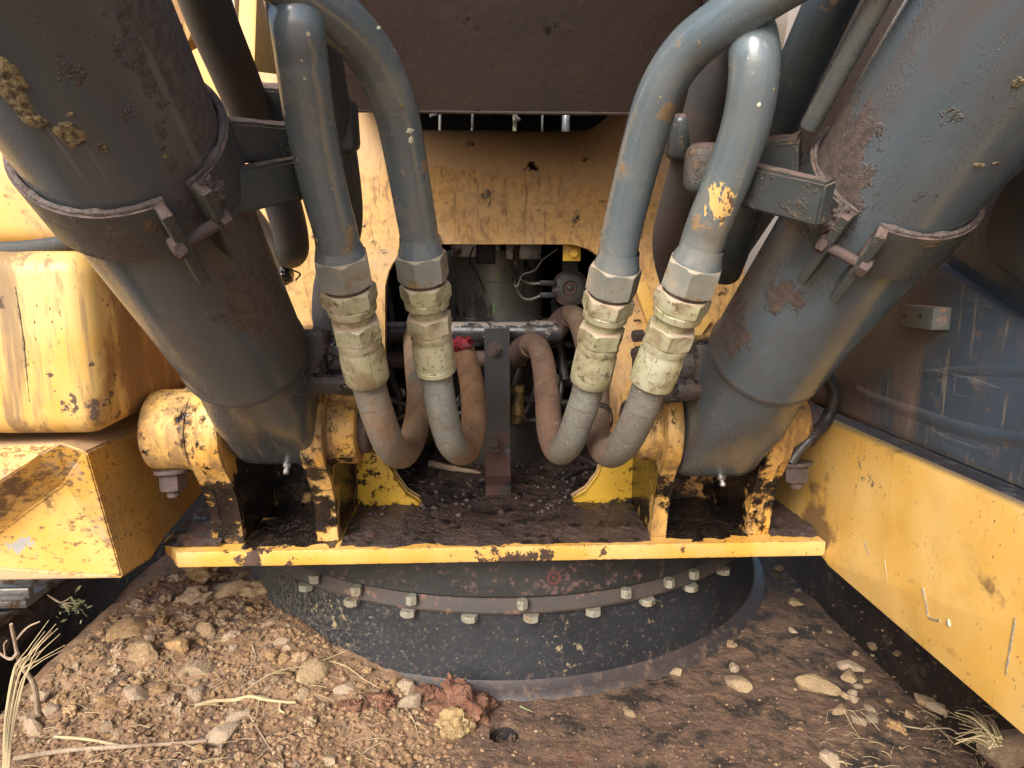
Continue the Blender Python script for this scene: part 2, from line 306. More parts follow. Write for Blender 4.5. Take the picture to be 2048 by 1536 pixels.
M['port'] = mk('port', (0.040, 0.030, 0.027), 0.55, layers=[dict(s=18, d=5, lo=0.50, hi=0.60, col=(0.085, 0.055, 0.044), r=0.8, hn=(300, 0.0015)), dict(s=22, lo=0.52, hi=0.60, col=OIL, r=0.2, h=0.001, hn=(120, 0.004), up=(0.3, 0.8, 0.12))], bumps=[(120, 0.0012)])
M['arm'] = mk('arm', (0.045, 0.050, 0.049), 0.38, layers=[
    dict(s=34, d=5, rg=0.7, lo=0.64, hi=0.72, col=(0.070, 0.048, 0.040), col2=(0.15, 0.10, 0.08), cs=70, r=0.85, h=0.0008, hn=(300, 0.0018), up=(0.15, 0.7, 0.35)),
    dict(s=8, d=4, lo=0.46, hi=0.70, col=(0.065, 0.048, 0.040), r=0.75, amt=0.8), dict(s=46, d=5, rg=0.76, lo=0.54, hi=0.64, col=(0.05, 0.04, 0.03), col2=(0.12, 0.08, 0.045), r=0.85, hn=(320, 0.0018))], bumps=[(60, 0.0006)])
M['crust'] = mk('crust', (0.075, 0.058, 0.050), 0.9, var=(50, (0.125, 0.10, 0.088)), layers=[dict(s=60, lo=0.52, hi=0.62, col=(0.06, 0.04, 0.035))], bumps=[(130, 0.005)])
ST = lambda *L: [(tuple(at(u, v, y=y)), r, wt) for u, v, y, r, wt in L]
M['tube'] = mk('tube', (0.118, 0.138, 0.142), 0.20, coords='pos', spec=0.95, var=(10, (0.100, 0.130, 0.146)), layers=[
    dict(s=12, d=4, lo=0.45, hi=0.7, col=(0.20, 0.18, 0.14), r=0.5, amt=0.65),
    dict(s=38, d=5, rg=0.72, lo=0.64, hi=0.74, col=(0.25, 0.155, 0.065), col2=(0.18, 0.12, 0.06), r=0.8, hn=(260, 0.0004),
         near=ST((1328, 218, .75, .020, .34), (1290, 330, .80, .017, .30), (1258, 333, .80, .015, .28), (660, 320, .74, .016, .30), (685, 470, .78, .026, .30), (1405, 450, .75, .026, .30), (850, 330, .82, .018, .26), (640, 200, .70, .03, .16), (1420, 60, .71, .03, .2), (1518, 170, .68, .016, .28))),
    dict(s=80, d=3, st=(2.2, 2.2, 0.55), lo=0.70, hi=0.73, col=(0.62, 0.40, 0.13), r=0.6, h=-0.0004, near=ST((1440, 385, .73, .024, .36), (1428, 415, .74, .018, .34), (1446, 425, .735, .016, .34))),
    dict(s=90, d=3, st=(2.4, 2.4, 0.5), off=7, lo=0.72, hi=0.75, col=(0.12, 0.05, 0.02), r=0.7, near=ST((1456, 395, .73, .018, .34), (1446, 435, .735, .014, .34))),
    dict(voro=(95, 0.20, 0.16), s=160, col=(0.50, 0.43, 0.28), r=0.8, h=0.0002, lo2=0.42, s2=14),
    dict(voro=(260, 0.22, 0.25), s=160, col=(0.30, 0.22, 0.11), r=0.8, lo2=0.42, s2=18)], bumps=[(30, 0.0003), (260, 0.00010)])
M['scar'] = mk('scar', (0.62, 0.42, 0.14), 0.6, layers=[dict(s=110, st=(2.5, 2.5, 0.5), lo=0.50, hi=0.56, col=(0.10, 0.045, 0.02), r=0.7)], bumps=[(200, 0.002)])
M['cream'] = mk('cream', (0.62, 0.60, 0.44), 0.8, layers=[dict(s=140, lo=0.55, hi=0.6, col=(0.30, 0.26, 0.15))], bumps=[(300, 0.001)])
M['slate_tube'] = mk('slate_tube', (0.060, 0.078, 0.085), 0.33, layers=[dict(s=9, lo=0.5, hi=0.7, col=(0.11, 0.085, 0.06), r=0.7, amt=0.6), dict(s=30, lo=0.64, hi=0.68, col=(0.24, 0.16, 0.08), r=0.85)], bumps=[(250, 0.0002)])
M['dark_tube'] = mk('dark_tube', (0.055, 0.060, 0.062), 0.5, layers=[
    dict(s=8, lo=0.40, hi=0.62, col=(0.085, 0.062, 0.052), r=0.8, amt=0.9, hn=(300, 0.0008)), dict(s=22, lo=0.62, hi=0.68, col=(0.16, 0.11, 0.07), r=0.85, amt=0.7)], bumps=[(250, 0.0003)])
M['zinc'] = mk('zinc', (0.36, 0.345, 0.19), 0.42, metal=0.25, var=(24, (0.44, 0.43, 0.30)), layers=[
    dict(s=30, d=5, rg=0.7, lo=0.46, hi=0.66, col=(0.22, 0.155, 0.085), r=0.75, amt=0.85), dict(s=90, d=5, rg=0.72, lo=0.54, hi=0.64, col=(0.12, 0.075, 0.04), r=0.85, amt=0.85),
    dict(s=12, lo=0.55, hi=0.75, col=(0.45, 0.34, 0.24), r=0.9, up=(0.2, 0.7, 0.22))], bumps=[(90, 0.0005), (400, 0.00015)])
M['zinc_dark'] = mk('zinc_dark', (0.20, 0.205, 0.18), 0.42, metal=0.2, var=(30, (0.26, 0.255, 0.21)), layers=[
    dict(s=30, lo=0.54, hi=0.64, col=(0.22, 0.15, 0.07), r=0.8), dict(s=10, lo=0.5, hi=0.7, col=(0.40, 0.32, 0.22), r=0.85, amt=0.8, up=(0.25, 0.7, 0.3))], bumps=[(150, 0.0004)])
def hosemat(nm, base, dust, gr, thr):
    return mk(nm, base, 0.6, coords='uv', var=(14, tuple(x*1.25 for x in base)), layers=[
        dict(s=9, st=(1, 0.6, 1), lo=thr, hi=thr+0.16, col=dust, col2=tuple(x*0.72 for x in dust), cs=22, r=0.92, grad=gr),
        dict(s=95, st=(0.28, 1.4, 1), d=4, rg=0.72, lo=0.54, hi=0.66, col=tuple(x*0.45 for x in dust), r=0.95, h=-0.0006, amt=0.5),
        dict(s=330, d=3, rg=0.7, st=(0.6, 1.4, 1), off=2, lo=0.48, hi=0.64, col=tuple(x*0.62 for x in dust), r=0.95, h=0.0003, amt=0.6), dict(s=120, st=(0.8, 1, 1), lo=0.60, hi=0.70, col=(0.40, 0.33, 0.20), r=0.9, amt=0.5)], bumps=[(60, 0.0008), (300, 0.0003)])
M['hose_a'] = hosemat('hose_a', (0.125, 0.118, 0.098), (0.25, 0.160, 0.092), [((0, 1, 0), 0.95, 1.15, 0.1)], 0.42)
M['hose_b'] = hosemat('hose_b', (0.135, 0.145, 0.130), (0.26, 0.145, 0.072), [((0, 1, 0), 0.98, 1.12, 0.35)], 0.52)
M['hose_c'] = hosemat('hose_c', (0.135, 0.137, 0.118), (0.18, 0.105, 0.068), [((0, 1, 0), 0.98, 1.12, 0.30)], 0.54)
M['hose_d'] = hosemat('hose_d', (0.122, 0.117, 0.100), (0.18, 0.115, 0.075), [((0, 1, 0), 0.9, 1.1, 0.22)], 0.50)
M['boom'] = mk('boom', (0.092, 0.062, 0.053), 0.6, var=(6, (0.068, 0.053, 0.051)), layers=[
    dict(s=9, lo=0.58, hi=0.68, col=(0.085, 0.045, 0.028), r=0.8, amt=0.7, h=0.0008), dict(voro=(60, 0.18, 0.16), s=100, col=(0.11, 0.065, 0.045), r=0.9, h=0.001, lo2=0.45, s2=5),
    dict(s=30, lo=0.66, hi=0.70, col=(0.02, 0.016, 0.015), r=0.5)], bumps=[(60, 0.0008), (500, 0.00025)])
M['race'] = mk('race', (0.018, 0.018, 0.018), 0.5, var=(14, (0.028, 0.027, 0.026)), layers=[
    dict(voro=(75, 0.17, 0.14), s=140, col=(0.17, 0.145, 0.13), r=0.85, h=0.0003, lo2=0.40, s2=6), dict(s=35, lo=0.60, hi=0.68, col=(0.09, 0.055, 0.045), r=0.85, amt=0.8),
    dict(s=70, lo=0.58, hi=0.66, col=(0.11, 0.062, 0.052), r=0.85, near=[((0.13, 1.22, 0.405), 0.07, 0.11)])], bumps=[(50, 0.0012), (300, 0.0003)])
M['flange'] = mk('flange', (0.060, 0.044, 0.036), 0.75, var=(12, (0.040, 0.036, 0.034)), layers=[dict(s=28, lo=0.58, hi=0.66, col=(0.15, 0.085, 0.06), r=0.9), flk], bumps=[(120, 0.0008)])
M['drum'] = mk('drum', (0.012, 0.013, 0.016), 0.45, var=(8, (0.018, 0.020, 0.024)), layers=[
    dict(s=120, d=4, rg=0.75, lo=0.56, hi=0.72, col=(0.13, 0.11, 0.08), r=0.9, amt=0.55, grad=[((1, 0, 0), -0.10, -0.5, 0.16)]),
    dict(s=55, d=6, rg=0.75, lo=0.60, hi=0.70, col=(0.10, 0.058, 0.042), r=0.9, amt=0.7, grad=[((0, 0, 1), 0.245, 0.185, 0.10)]),
    dict(s=50, d=5, rg=0.72, lo=0.62, hi=0.72, col=(0.24, 0.18, 0.10), r=0.95, near=[((-0.36, 1.31, 0.27), 0.10, 0.12), ((0.14, 1.22, 0.28), 0.08, 0.07)]),
    dict(voro=(90, 0.12, 0.03), s=100, col=(0.26, 0.22, 0.16), r=0.9, lo2=0.52, s2=5),
    dict(s=70, st=(1, 1, 4), lo=0.68, hi=0.70, col=(0.30, 0.27, 0.22), r=0.7)], bumps=[(40, 0.0010), (260, 0.0004)])
M['lip'] = mk('lip', (0.050, 0.038, 0.036), 0.5, var=(9, (0.034, 0.028, 0.029)), layers=[dict(s=40, d=6, rg=0.74, lo=0.50, hi=0.66, col=(0.12, 0.075, 0.05), r=0.9)], bumps=[(150, 0.0008)])
M['bolt_zinc'] = mk('bolt_zinc', (0.33, 0.32, 0.25), 0.38, metal=0.35, layers=[dict(s=70, lo=0.52, hi=0.64, col=(0.16, 0.11, 0.07), r=0.8), dict(s=30, lo=0.56, hi=0.7, col=(0.24, 0.16, 0.09), r=0.85)], bumps=[(200, 0.0004)])
M['bolt_mud'] = mk('bolt_mud', (0.085, 0.055, 0.046), 0.8, var=(40, (0.055, 0.038, 0.033)), bumps=[(160, 0.0016)])
M['plate_mud'] = mk('plate_mud', (0.076, 0.049, 0.039), 0.42, var=(9, (0.050, 0.037, 0.033)), layers=[
    dict(s=24, d=5, lo=0.52, hi=0.62, col=(0.018, 0.014, 0.013), r=0.25, h=0.001), dict(s=11, lo=0.60, hi=0.72, col=(0.10, 0.045, 0.028), r=0.7),
    dict(voro=(190, 0.22, 0.12), s=100, col=(0.17, 0.11, 0.08), r=0.9, lo2=0.4, s2=7)], bumps=[(70, 0.006), (260, 0.0022)])
M['grease'] = mk('grease', (0.006, 0.005, 0.005), 0.10, spec=0.8, var=(20, (0.014, 0.010, 0.008)), layers=[dict(s=30, d=5, rg=0.7, lo=0.62, hi=0.70, col=(0.05, 0.030, 0.020), r=0.6), dict(s=26, d=5, rg=0.7, off=5, lo=0.66, hi=0.69, col=(0.55, 0.28, 0.04), r=0.4)], bumps=[(45, 0.007), (160, 0.003)])
M['plate_top'] = mk('plate_top', (0.72, 0.40, 0.045), 0.45, layers=[dict(s=12, lo=0.40, hi=0.48, col=MUD, col2=MUD2, r=0.7, h=0.001, hn=(120, 0.002)), dict(s=9, lo=0.5, hi=0.6, col=OIL, r=0.25, near=[((-0.37, 1.28, 0.51), 0.18, 0.3), ((0.385, 1.28, 0.51), 0.18, 0.3)])], bumps=[(60, 0.001)])
M['black'] = mk('black', (0.022, 0.021, 0.021), 0.42, var=(20, (0.035, 0.032, 0.030)), layers=[dict(s=30, lo=0.52, hi=0.66, col=(0.06, 0.040, 0.032), r=0.8, up=(0.3, 0.8, 0.15))], bumps=[(90, 0.0008)])
M['bay_shade'] = mk('bay_shade', (0.010, 0.010, 0.010), 0.9, spec=0.1)  # near-black colour stands in for shade on the bulkhead
M['strap'] = mk('strap', (0.020, 0.020, 0.021), 0.45, layers=[dict(s=20, lo=0.58, hi=0.70, col=(0.06, 0.046, 0.038), r=0.8, amt=0.6), dict(s=18, lo=0.55, hi=0.65, col=(0.065, 0.03, 0.022), r=0.8, near=[((0.01, 1.42, 0.57), 0.09, 0.3)])], bumps=[(140, 0.0006)])
M['pipe'] = mk('pipe', (0.030, 0.030, 0.032), 0.32, layers=[dict(s=25, lo=0.5, hi=0.62, col=(0.06, 0.042, 0.036), r=0.7), dict(s=50, lo=0.55, hi=0.66, col=(0.26, 0.22, 0.19), r=0.8, up=(0.55, 0.95, 0.2))], bumps=[(120, 0.0005)])
M['pipe_brown'] = mk('pipe_brown', (0.085, 0.050, 0.040), 0.75, layers=[dict(s=25, lo=0.55, hi=0.65, col=(0.15, 0.09, 0.06), r=0.9)], bumps=[(120, 0.001)])
M['motor'] = mk('motor', (0.22, 0.21, 0.185), 0.38, metal=0.2, var=(9, (0.13, 0.125, 0.115)), layers=[
    dict(s=20, st=(1, 1, 0.3), lo=0.52, hi=0.64, col=(0.02, 0.018, 0.017), r=0.4), dict(s=26, st=(1.5, 1.5, 0.25), lo=0.66, hi=0.72, col=(0.22, 0.42, 0.10), r=0.5, near=[((-0.012, 1.625, 0.985), 0.022, 0.14)])], bumps=[(60, 0.0006)])
M['alloy'] = mk('alloy', (0.42, 0.42, 0.42), 0.35, metal=0.6, layers=[dict(s=30, lo=0.5, hi=0.62, col=(0.16, 0.13, 0.11), r=0.7)], bumps=[(100, 0.0004)])
M['brass'] = mk('brass', (0.20, 0.13, 0.05), 0.4, metal=0.5, layers=[dict(s=40, lo=0.45, hi=0.6, col=(0.05, 0.035, 0.025), r=0.6)])
M['cab'] = mk('cab', (0.034, 0.043, 0.055), 0.30, var=(3, (0.050, 0.068, 0.090)), layers=[
    dict(s=14, st=(1, 1, 0.25), d=5, lo=0.52, hi=0.72, col=(0.13, 0.085, 0.06), r=0.7, amt=0.65, grad=[((0, 1, 0), 0.86, 1.15, 0.28)]),
    dict(s=26, st=(1, 0.5, 1), lo=0.60, hi=0.72, col=(0.16, 0.12, 0.09), r=0.8, amt=0.5),
    dict(s=90, st=(1, 0.10, 1), rg=0.7, lo=0.61, hi=0.66, col=(0.20, 0.19, 0.18), r=0.6, amt=0.4), dict(s=90, st=(1, 1, 0.08), rg=0.7, lo=0.60, hi=0.66, col=(0.20, 0.16, 0.12), r=0.6, amt=0.6), dict(s=45, d=5, rg=0.72, lo=0.58, hi=0.68, col=(0.15, 0.10, 0.07), r=0.8, amt=0.6),
    dict(voro=(45, 0.16, 0.16), s=90, col=(0.20, 0.13, 0.07), r=0.9, lo2=0.48, s2=4)], bumps=[(9, 0.0016), (200, 0.0002)])
M['cab_trim'] = mk('cab_trim', (0.020, 0.021, 0.022), 0.42, layers=[dict(s=16, lo=0.52, hi=0.7, col=(0.08, 0.06, 0.045), r=0.8, amt=0.6)], bumps=[(200, 0.0004)])
M['block'] = mk('block', (0.11, 0.12, 0.115), 0.5, layers=[dict(s=30, lo=0.55, hi=0.66, col=(0.26, 0.17, 0.12), r=0.9, up=(0.4, 0.9, 0.3))], bumps=[(120, 0.0006)])
M['pale'] = mk('pale', (0.46, 0.40, 0.33), 0.4, var=(3, (0.36, 0.30, 0.25)), bumps=[(30, 0.001)])
M['dirt'] = mk('dirt', (0.30, 0.19, 0.11), 0.95, var=(9, (0.235, 0.135, 0.072)), layers=[
    dict(s=7, d=6, rg=0.72, lo=0.50, hi=0.62, col=(0.092, 0.057, 0.038), col2=(0.145, 0.085, 0.052), cs=45, r=0.85, grad=[((1, 0, 0), -0.20, 0.06, 0.32), ((0, 1, 0), 1.0, 0.93, -0.0)]),
    dict(s=14, d=6, rg=0.7, lo=0.58, hi=0.68, col=(0.020, 0.016, 0.013), r=0.7, amt=0.9, grad=[((1, 0, 0), -0.1, 0.3, 0.08)]),
    dict(s=34, d=5, rg=0.74, st=(1, 0.6, 1), lo=0.56, hi=0.68, col=(0.20, 0.125, 0.07), r=0.9, amt=0.7), dict(s=80, d=4, rg=0.74, lo=0.58, hi=0.68, col=(0.045, 0.03, 0.022), r=0.8, amt=0.8, h=-0.0008), dict(s=11, lo=0.63, hi=0.70, col=(0.13, 0.035, 0.02), r=0.9, amt=0.6),
    dict(voro=(150, 0.24, 0.22), s=140, col=(0.34, 0.23, 0.13), r=0.95, h=0.0012, lo2=0.40, s2=8)], bumps=[(25, 0.006), (90, 0.004), (300, 0.0016)])
M['stone'] = mk('stone', (0.37, 0.255, 0.135), 0.92, coords='obj', rnd=0.55, var=(3.0, (0.27, 0.155, 0.075)), layers=[
    dict(s=5, d=5, rg=0.7, lo=0.52, hi=0.68, col=(0.44, 0.33, 0.20), r=0.95), dict(s=9, d=5, rg=0.7, lo=0.56, hi=0.68, col=(0.17, 0.105, 0.055), r=0.95)], bumps=[(5, 0.0022), (18, 0.0009)])
M['stone_pale'] = mk('stone_pale', (0.38, 0.275, 0.165), 0.92, coords='obj', rnd=0.35, var=(3.0, (0.33, 0.23, 0.13)), layers=[
    dict(s=6, d=5, rg=0.72, lo=0.54, hi=0.68, col=(0.22, 0.15, 0.09), r=0.95)], bumps=[(5, 0.0024), (18, 0.0010)])
M['gravel'] = mk('gravel', (0.30, 0.185, 0.095), 0.95, var=(60, (0.20, 0.11, 0.055)), layers=[dict(s=60, lo=0.62, hi=0.70, col=(0.115, 0.066, 0.042), grad=[((1, 0, 0), -0.15, 0.1, 0.22)]), dict(s=90, lo=0.56, hi=0.62, col=(0.40, 0.29, 0.17))], bumps=[(240, 0.003)])
M['clod'] = mk('clod', (0.20, 0.095, 0.055), 0.95, var=(28, (0.15, 0.062, 0.036)), layers=[dict(s=60, lo=0.58, hi=0.64, col=(0.28, 0.15, 0.08))], bumps=[(60, 0.010), (190, 0.005)])
M['clod_yellow'] = mk('clod_yellow', (0.36, 0.26, 0.12), 0.95, var=(50, (0.26, 0.165, 0.07)), layers=[dict(s=90, d=5, rg=0.74, lo=0.56, hi=0.66, col=(0.20, 0.11, 0.06))], bumps=[(90, 0.005), (260, 0.003)])
M['straw'] = mk('straw', (0.50, 0.40, 0.22), 0.8, coords='pos', var=(30, (0.38, 0.28, 0.15)))
M['twig'] = mk('twig', (0.36, 0.27, 0.18), 0.85, var=(40, (0.25, 0.17, 0.11)), bumps=[(200, 0.002)])
M['leaf'] = mk('leaf', (0.16, 0.19, 0.085), 0.7, var=(50, (0.24, 0.23, 0.13)))
M['track'] = mk('track', (0.34, 0.33, 0.31), 0.35, metal=0.6, layers=[dict(s=14, lo=0.5, hi=0.6, col=(0.16, 0.10, 0.06), r=0.9, hn=(100, 0.002))], bumps=[(60, 0.001)])
M['track_mud'] = mk('track_mud', (0.085, 0.052, 0.032), 0.9, var=(10, (0.045, 0.030, 0.020)), layers=[dict(s=14, lo=0.56, hi=0.66, col=(0.15, 0.10, 0.06), hn=(80, 0.003))], bumps=[(40, 0.008), (160, 0.003)])
M['ground'] = mk('ground', (0.22, 0.13, 0.075), 0.95, var=(0.8, (0.17, 0.10, 0.06)), bumps=[(8, 0.03)])
M['red'] = mk('red', (0.28, 0.02, 0.03), 0.6, layers=[dict(s=120, lo=0.5, hi=0.6, col=(0.07, 0.02, 0.02))], bumps=[(180, 0.004)])
M['plug'] = mk('plug', (0.10, 0.030, 0.026), 0.7, bumps=[(150, 0.001)])
M['dark_hose'] = hosemat('dark_hose', (0.055, 0.056, 0.054), (0.15, 0.135, 0.11), [], 0.55)
M['wire'] = mk('wire', (0.24, 0.22, 0.20), 0.5)

CX = 0.01       # centre line of the machine
# ------------------------------------------------------------------ the setting
bm = B(); bmesh.ops.create_grid(bm, x_segments=2, y_segments=2, size=250); bmesh.ops.translate(bm, verts=bm.verts[:], vec=(0, 100, -0.75))
tag(obj('ground', bm, M['ground'], smooth=0), 'bare brown earth under the machine', kind='structure')

# ------------------------------------------------------------------ undercarriage deck
RC = Vector((0.035, 1.915, 0)); RR = 0.70
def deck_z(x, y):
    z = 0.182
    heap = max(0.0, min(1.0, (-0.02-x)/0.45)); heap = heap*heap*(3-2*heap)
    z += heap*(0.022+0.040*max(0, min(1, (y-0.85)/0.5)))
    z += 0.010*mn.fractal(Vector((x*5, y*5, 0.3)), 0.9, 2.1, 4)*(0.35+0.9*heap)
    z += 0.0055*mn.fractal(Vector((x*28, y*28, 1.7)), 0.8, 2.1, 4)*(0.55+0.5*heap)
    e = max(0.0, (-0.84+0.03*mn.noise(Vector((0, y*6, 4)))-x)/0.08)
    z -= 0.05*e*e
    hr = math.hypot(x-HOLE.x, y-HOLE.y)
    if hr < 0.024: z -= 0.07*(1-(hr/0.024)**8)
    return z
HOLE = at(1008, 1468, z=0.180)
def on_deck(u, v):
    z = 0.18
    for k in range(8):
        p = at(u, v, z=z); z = deck_z(p.x, p.y)
    return at(u, v, z=z)
bm = B(); NX, NY = 300, 220; X0, X1, Y0, Y1 = -0.93, 0.80, 0.55, 1.95
gv = [[None]*(NX+1) for _ in range(NY+1)]
for j in range(NY+1):
    for i in range(NX+1):
        x = X0+(X1-X0)*i/NX; y = Y0+(Y1-Y0)*j/NY; gv[j][i] = bm.verts.new((x, y, deck_z(x, y)))
for j in range(NY):
    for i in range(NX): bm.faces.new((gv[j][i], gv[j][i+1], gv[j+1][i+1], gv[j+1][i]))
rim = [gv[0][i] for i in range(NX+1)]+[gv[j][NX] for j in range(1, NY+1)]+[gv[NY][i] for i in range(NX-1, -1, -1)]+[gv[j][0] for j in range(NY-1, 0, -1)]
low = [bm.verts.new((v.co.x, v.co.y, -0.15)) for v in rim]
for k in range(len(rim)): bm.faces.new((rim[k], low[k], low[(k+1) % len(rim)], rim[(k+1) % len(rim)]))
hole_bm = B(); rev(hole_bm, (HOLE.x, HOLE.y, 0.11), (0, 0, 1), [(0, 0.0225), (0.066, 0.0232)], n=32, cap=False); rev(hole_bm, (HOLE.x, HOLE.y, 0.118), (0, 0, 1), [(0, 0.022), (0.004, 0.022)], n=32)
ud = thing('undercarriage', 'mud caked undercarriage deck below the black slewing drum', 'undercarriage', (0, 1.2, -0.1))
obj('deck', bm, M['dirt'], ud, smooth=60); obj('drain_hole', hole_bm, M['black'], ud, label='round dark drain hole')
bm = B(); rev(bm, (RC.x, RC.y, 0), (0, 0, 1), [(0.10, 0.712), (0.200, 0.706), (0.24, 0.698), (0.30, 0.690), (0.338, 0.686), (0.339, 0.55)], n=160)
obj('drum', bm, M['drum'], ud)
bm = B(); rev(bm, (RC.x, RC.y, 0), (0, 0, 1), [(0.15, 0.745), (0.178, 0.737), (0.187, 0.730), (0.192, 0.722), (0.197, 0.713), (0.205, 0.705), (0.205, 0.69)], n=160, cap=False); obj('drum_lip', bm, M['lip'], ud)
# ------------------------------------------------------------------ tracks
def track(side):
    x0 = -1.59 if side < 0 else 1.02
    t = thing('track', 'muddy crawler track with worn steel links below the yellow step box' if side < 0 else 'dark crawler track in shade beside the yellow cab wall', 'track', (x0+0.3, 1.5, -0.75))
    bm = B(); box(bm, (x0+0.12, -0.6, -0.55), (x0+0.48, 3.2, 0.20), 0.03); obj('track_frame', bm, M['track_mud'], t)
    bm = B(); box(bm, (x0-0.0, 0, 0.318), (x0+0.62, 0.15, 0.335), 0.004); box(bm, (x0, 0.012, 0.333), (x0+0.62, 0.03, 0.358), 0.004); box(bm, (x0, 0.09, 0.333), (x0+0.62, 0.105, 0.352), 0.004)
    first = None
    for k in range(12):
        if first is None: first = o = obj('track_shoe', bm, M['track'] , t)
        else: o = first.copy(); COL.objects.link(o)
        o.location = Vector((0, -0.35+0.19*k, -0.02))-Vector(t.location)
    bm = B(); tube(bm, [(x0+0.58, -0.6, 0.25), (x0+0.58, 0.8, 0.25), (x0+0.58, 3.2, 0.25)], 0.035, n=16, sub=2); obj('chain_rail', bm, M['track_mud'], t)
    return t
track(-1); track(1)

# ------------------------------------------------------------------ slewing ring
sr = thing('slewing_ring', 'black slewing ring with zinc bolt heads under the yellow base plate', 'slewing ring', (RC.x, RC.y, 0.34))
bm = B(); rev(bm, (RC.x, RC.y, 0), (0, 0, 1), [(0.4805, 0.60), (0.4805, 0.700), (0.379, 0.703), (0.374, 0.698), (0.374, 0.60)], n=160, cap=False); obj('outer_race', bm, M['race'], sr)
bm = B(); rev(bm, (RC.x, RC.y, 0), (0, 0, 1), [(0.3735, 0.60), (0.3735, 0.690), (0.370, 0.694), (0.345, 0.701), (0.340, 0.699), (0.340, 0.60)], n=160, cap=False); obj('lower_flange', bm, M['flange'], sr)
def ring_pt(u, v, z, r):
    p = at(u, v, z=z); d = Vector((p.x-RC.x, p.y-RC.y, 0)).normalized(); return Vector((RC.x, RC.y, z))+d*r
bz = None
for (u, v) in ((618, 1160), (706, 1183), (820, 1200), (930, 1207), (1045, 1210), (1160, 1205), (1262, 1192), (1358, 1174), (1418, 1160)):
    bm = B(); p = ring_pt(u, v, 0.368, 0.7075); hexbolt(bm, (p.x, p.y, 0.374), (0, 0, -1), 0.0115, 0.017, ph=u); 
    if u != 930 and u != 1160: obj('upper_bolt', bm, M['bolt_zinc'], sr, smooth=25)
    else: bm.free()
for (u, v) in ((608, 1176), (700, 1207), (813, 1230), (938, 1241), (1065, 1243), (1192, 1231), (1304, 1210), (1395, 1182), (1470, 1150)):
    bm = B(); p = ring_pt(u, v, 0.332, 0.699); hexbolt(bm, (p.x, p.y, 0.340), (0, 0, -1), 0.0165, 0.013, ph=u*0.37); obj('lower_bolt', bm, M['bolt_zinc'], sr, smooth=25)
p = at(1110, 1160, y=1.208); q = (p-Vector((RC.x, RC.y, p.z))); q.z = 0; q.normalize(); p = Vector((RC.x, RC.y, p.z))+q*0.7005
bm = B(); rev(bm, p, q, [(-0.002, 0.014), (0.003, 0.014), (0.003, 0.009), (-0.001, 0.009), (-0.001, 0.004), (0.004, 0.0035)], n=20); obj('grease_plug', bm, M['plug'], sr, label='rusty red grease plug')
p = at(1335, 1165, y=1.27); q = (p-Vector((RC.x, RC.y, p.z))); q.z = 0; q.normalize(); p = Vector((RC.x, RC.y, 0))+q*0.7015
bm = B(); box(bm, (p.x-0.0012, p.y-0.002, 0.385), (p.x+0.0012, p.y+0.002, 0.472)); obj('seam', bm, M['black'], sr)

# ------------------------------------------------------------------ slewing frame: base plate, tower, ears
sf = thing('slewing_platform', 'worn yellow slewing frame with greasy base plate, ears and arched tower', 'machine frame', (CX, 1.5, 0.475))
WX = 0.598
pl = [(-0.553, 1.14), (WX-0.002, 1.14), (WX-0.002, 2.4), (-0.60, 2.4), (-0.60, 1.20), (-0.585, 1.185)]
bm = B(); prism(bm, [Vector((x, y, 0.482)) for x, y in pl], (0, 0, 0.029), 0.003); obj('base_plate', bm, M['yellow_front'], sf)
# mud and grease lying on the plate
def mud_layer(nm, m, x0, x1, y0, y1, nx, ny, hf):
    bm = B(); g = [[bm.verts.new((x0+(x1-x0)*i/nx, y0+(y1-y0)*j/ny, hf(x0+(x1-x0)*i/nx, y0+(y1-y0)*j/ny))) for i in range(nx+1)] for j in range(ny+1)]
    for j in range(ny):
        for i in range(nx): bm.faces.new((g[j][i], g[j][i+1], g[j+1][i+1], g[j+1][i]))
    o = obj(nm, bm, m, sf, smooth=60); return o
def hmud(x, y):
    e = max(0, min(1, (y-1.142)/0.05)); f = mn.fractal(Vector((x*14, y*14, 2.2)), 0.8, 2.0, 4); g = mn.fractal(Vector((x*55, y*55, 5)), 0.8, 2.0, 4)
    return 0.5085+0.010*e**0.7+0.0045*f*(0.6+0.7*e)+0.0035*max(0, g)*e+0.004*max(0, min(1, (y-1.3)/0.15))
mud_layer('plate_mud', M['plate_mud'], -0.275, 0.282, 1.142, 1.80, 150, 150, hmud)
def hgr(x, y): return 0.5095+0.008*max(0, min(1, (y-1.155)/0.03))+0.006*mn.fractal(Vector((x*20, y*20, 7)), 0.8, 2.0, 4)
mud_layer('grease_bed', M['grease'], -0.446, -0.284, 1.145, 1.50, 60, 90, hgr); mud_layer('grease_bed', M['grease'], 0.312, 0.464, 1.145, 1.50, 50, 90, hgr)
mud_layer('plate_mud', M['plate_mud'], -0.583, -0.486, 1.155, 1.6, 40, 90, lambda x, y: hmud(x, y)+0.004); mud_layer('plate_mud', M['plate_mud'], 0.506, 0.594, 1.150, 1.6, 40, 90, lambda x, y: hmud(x, y)-0.003)
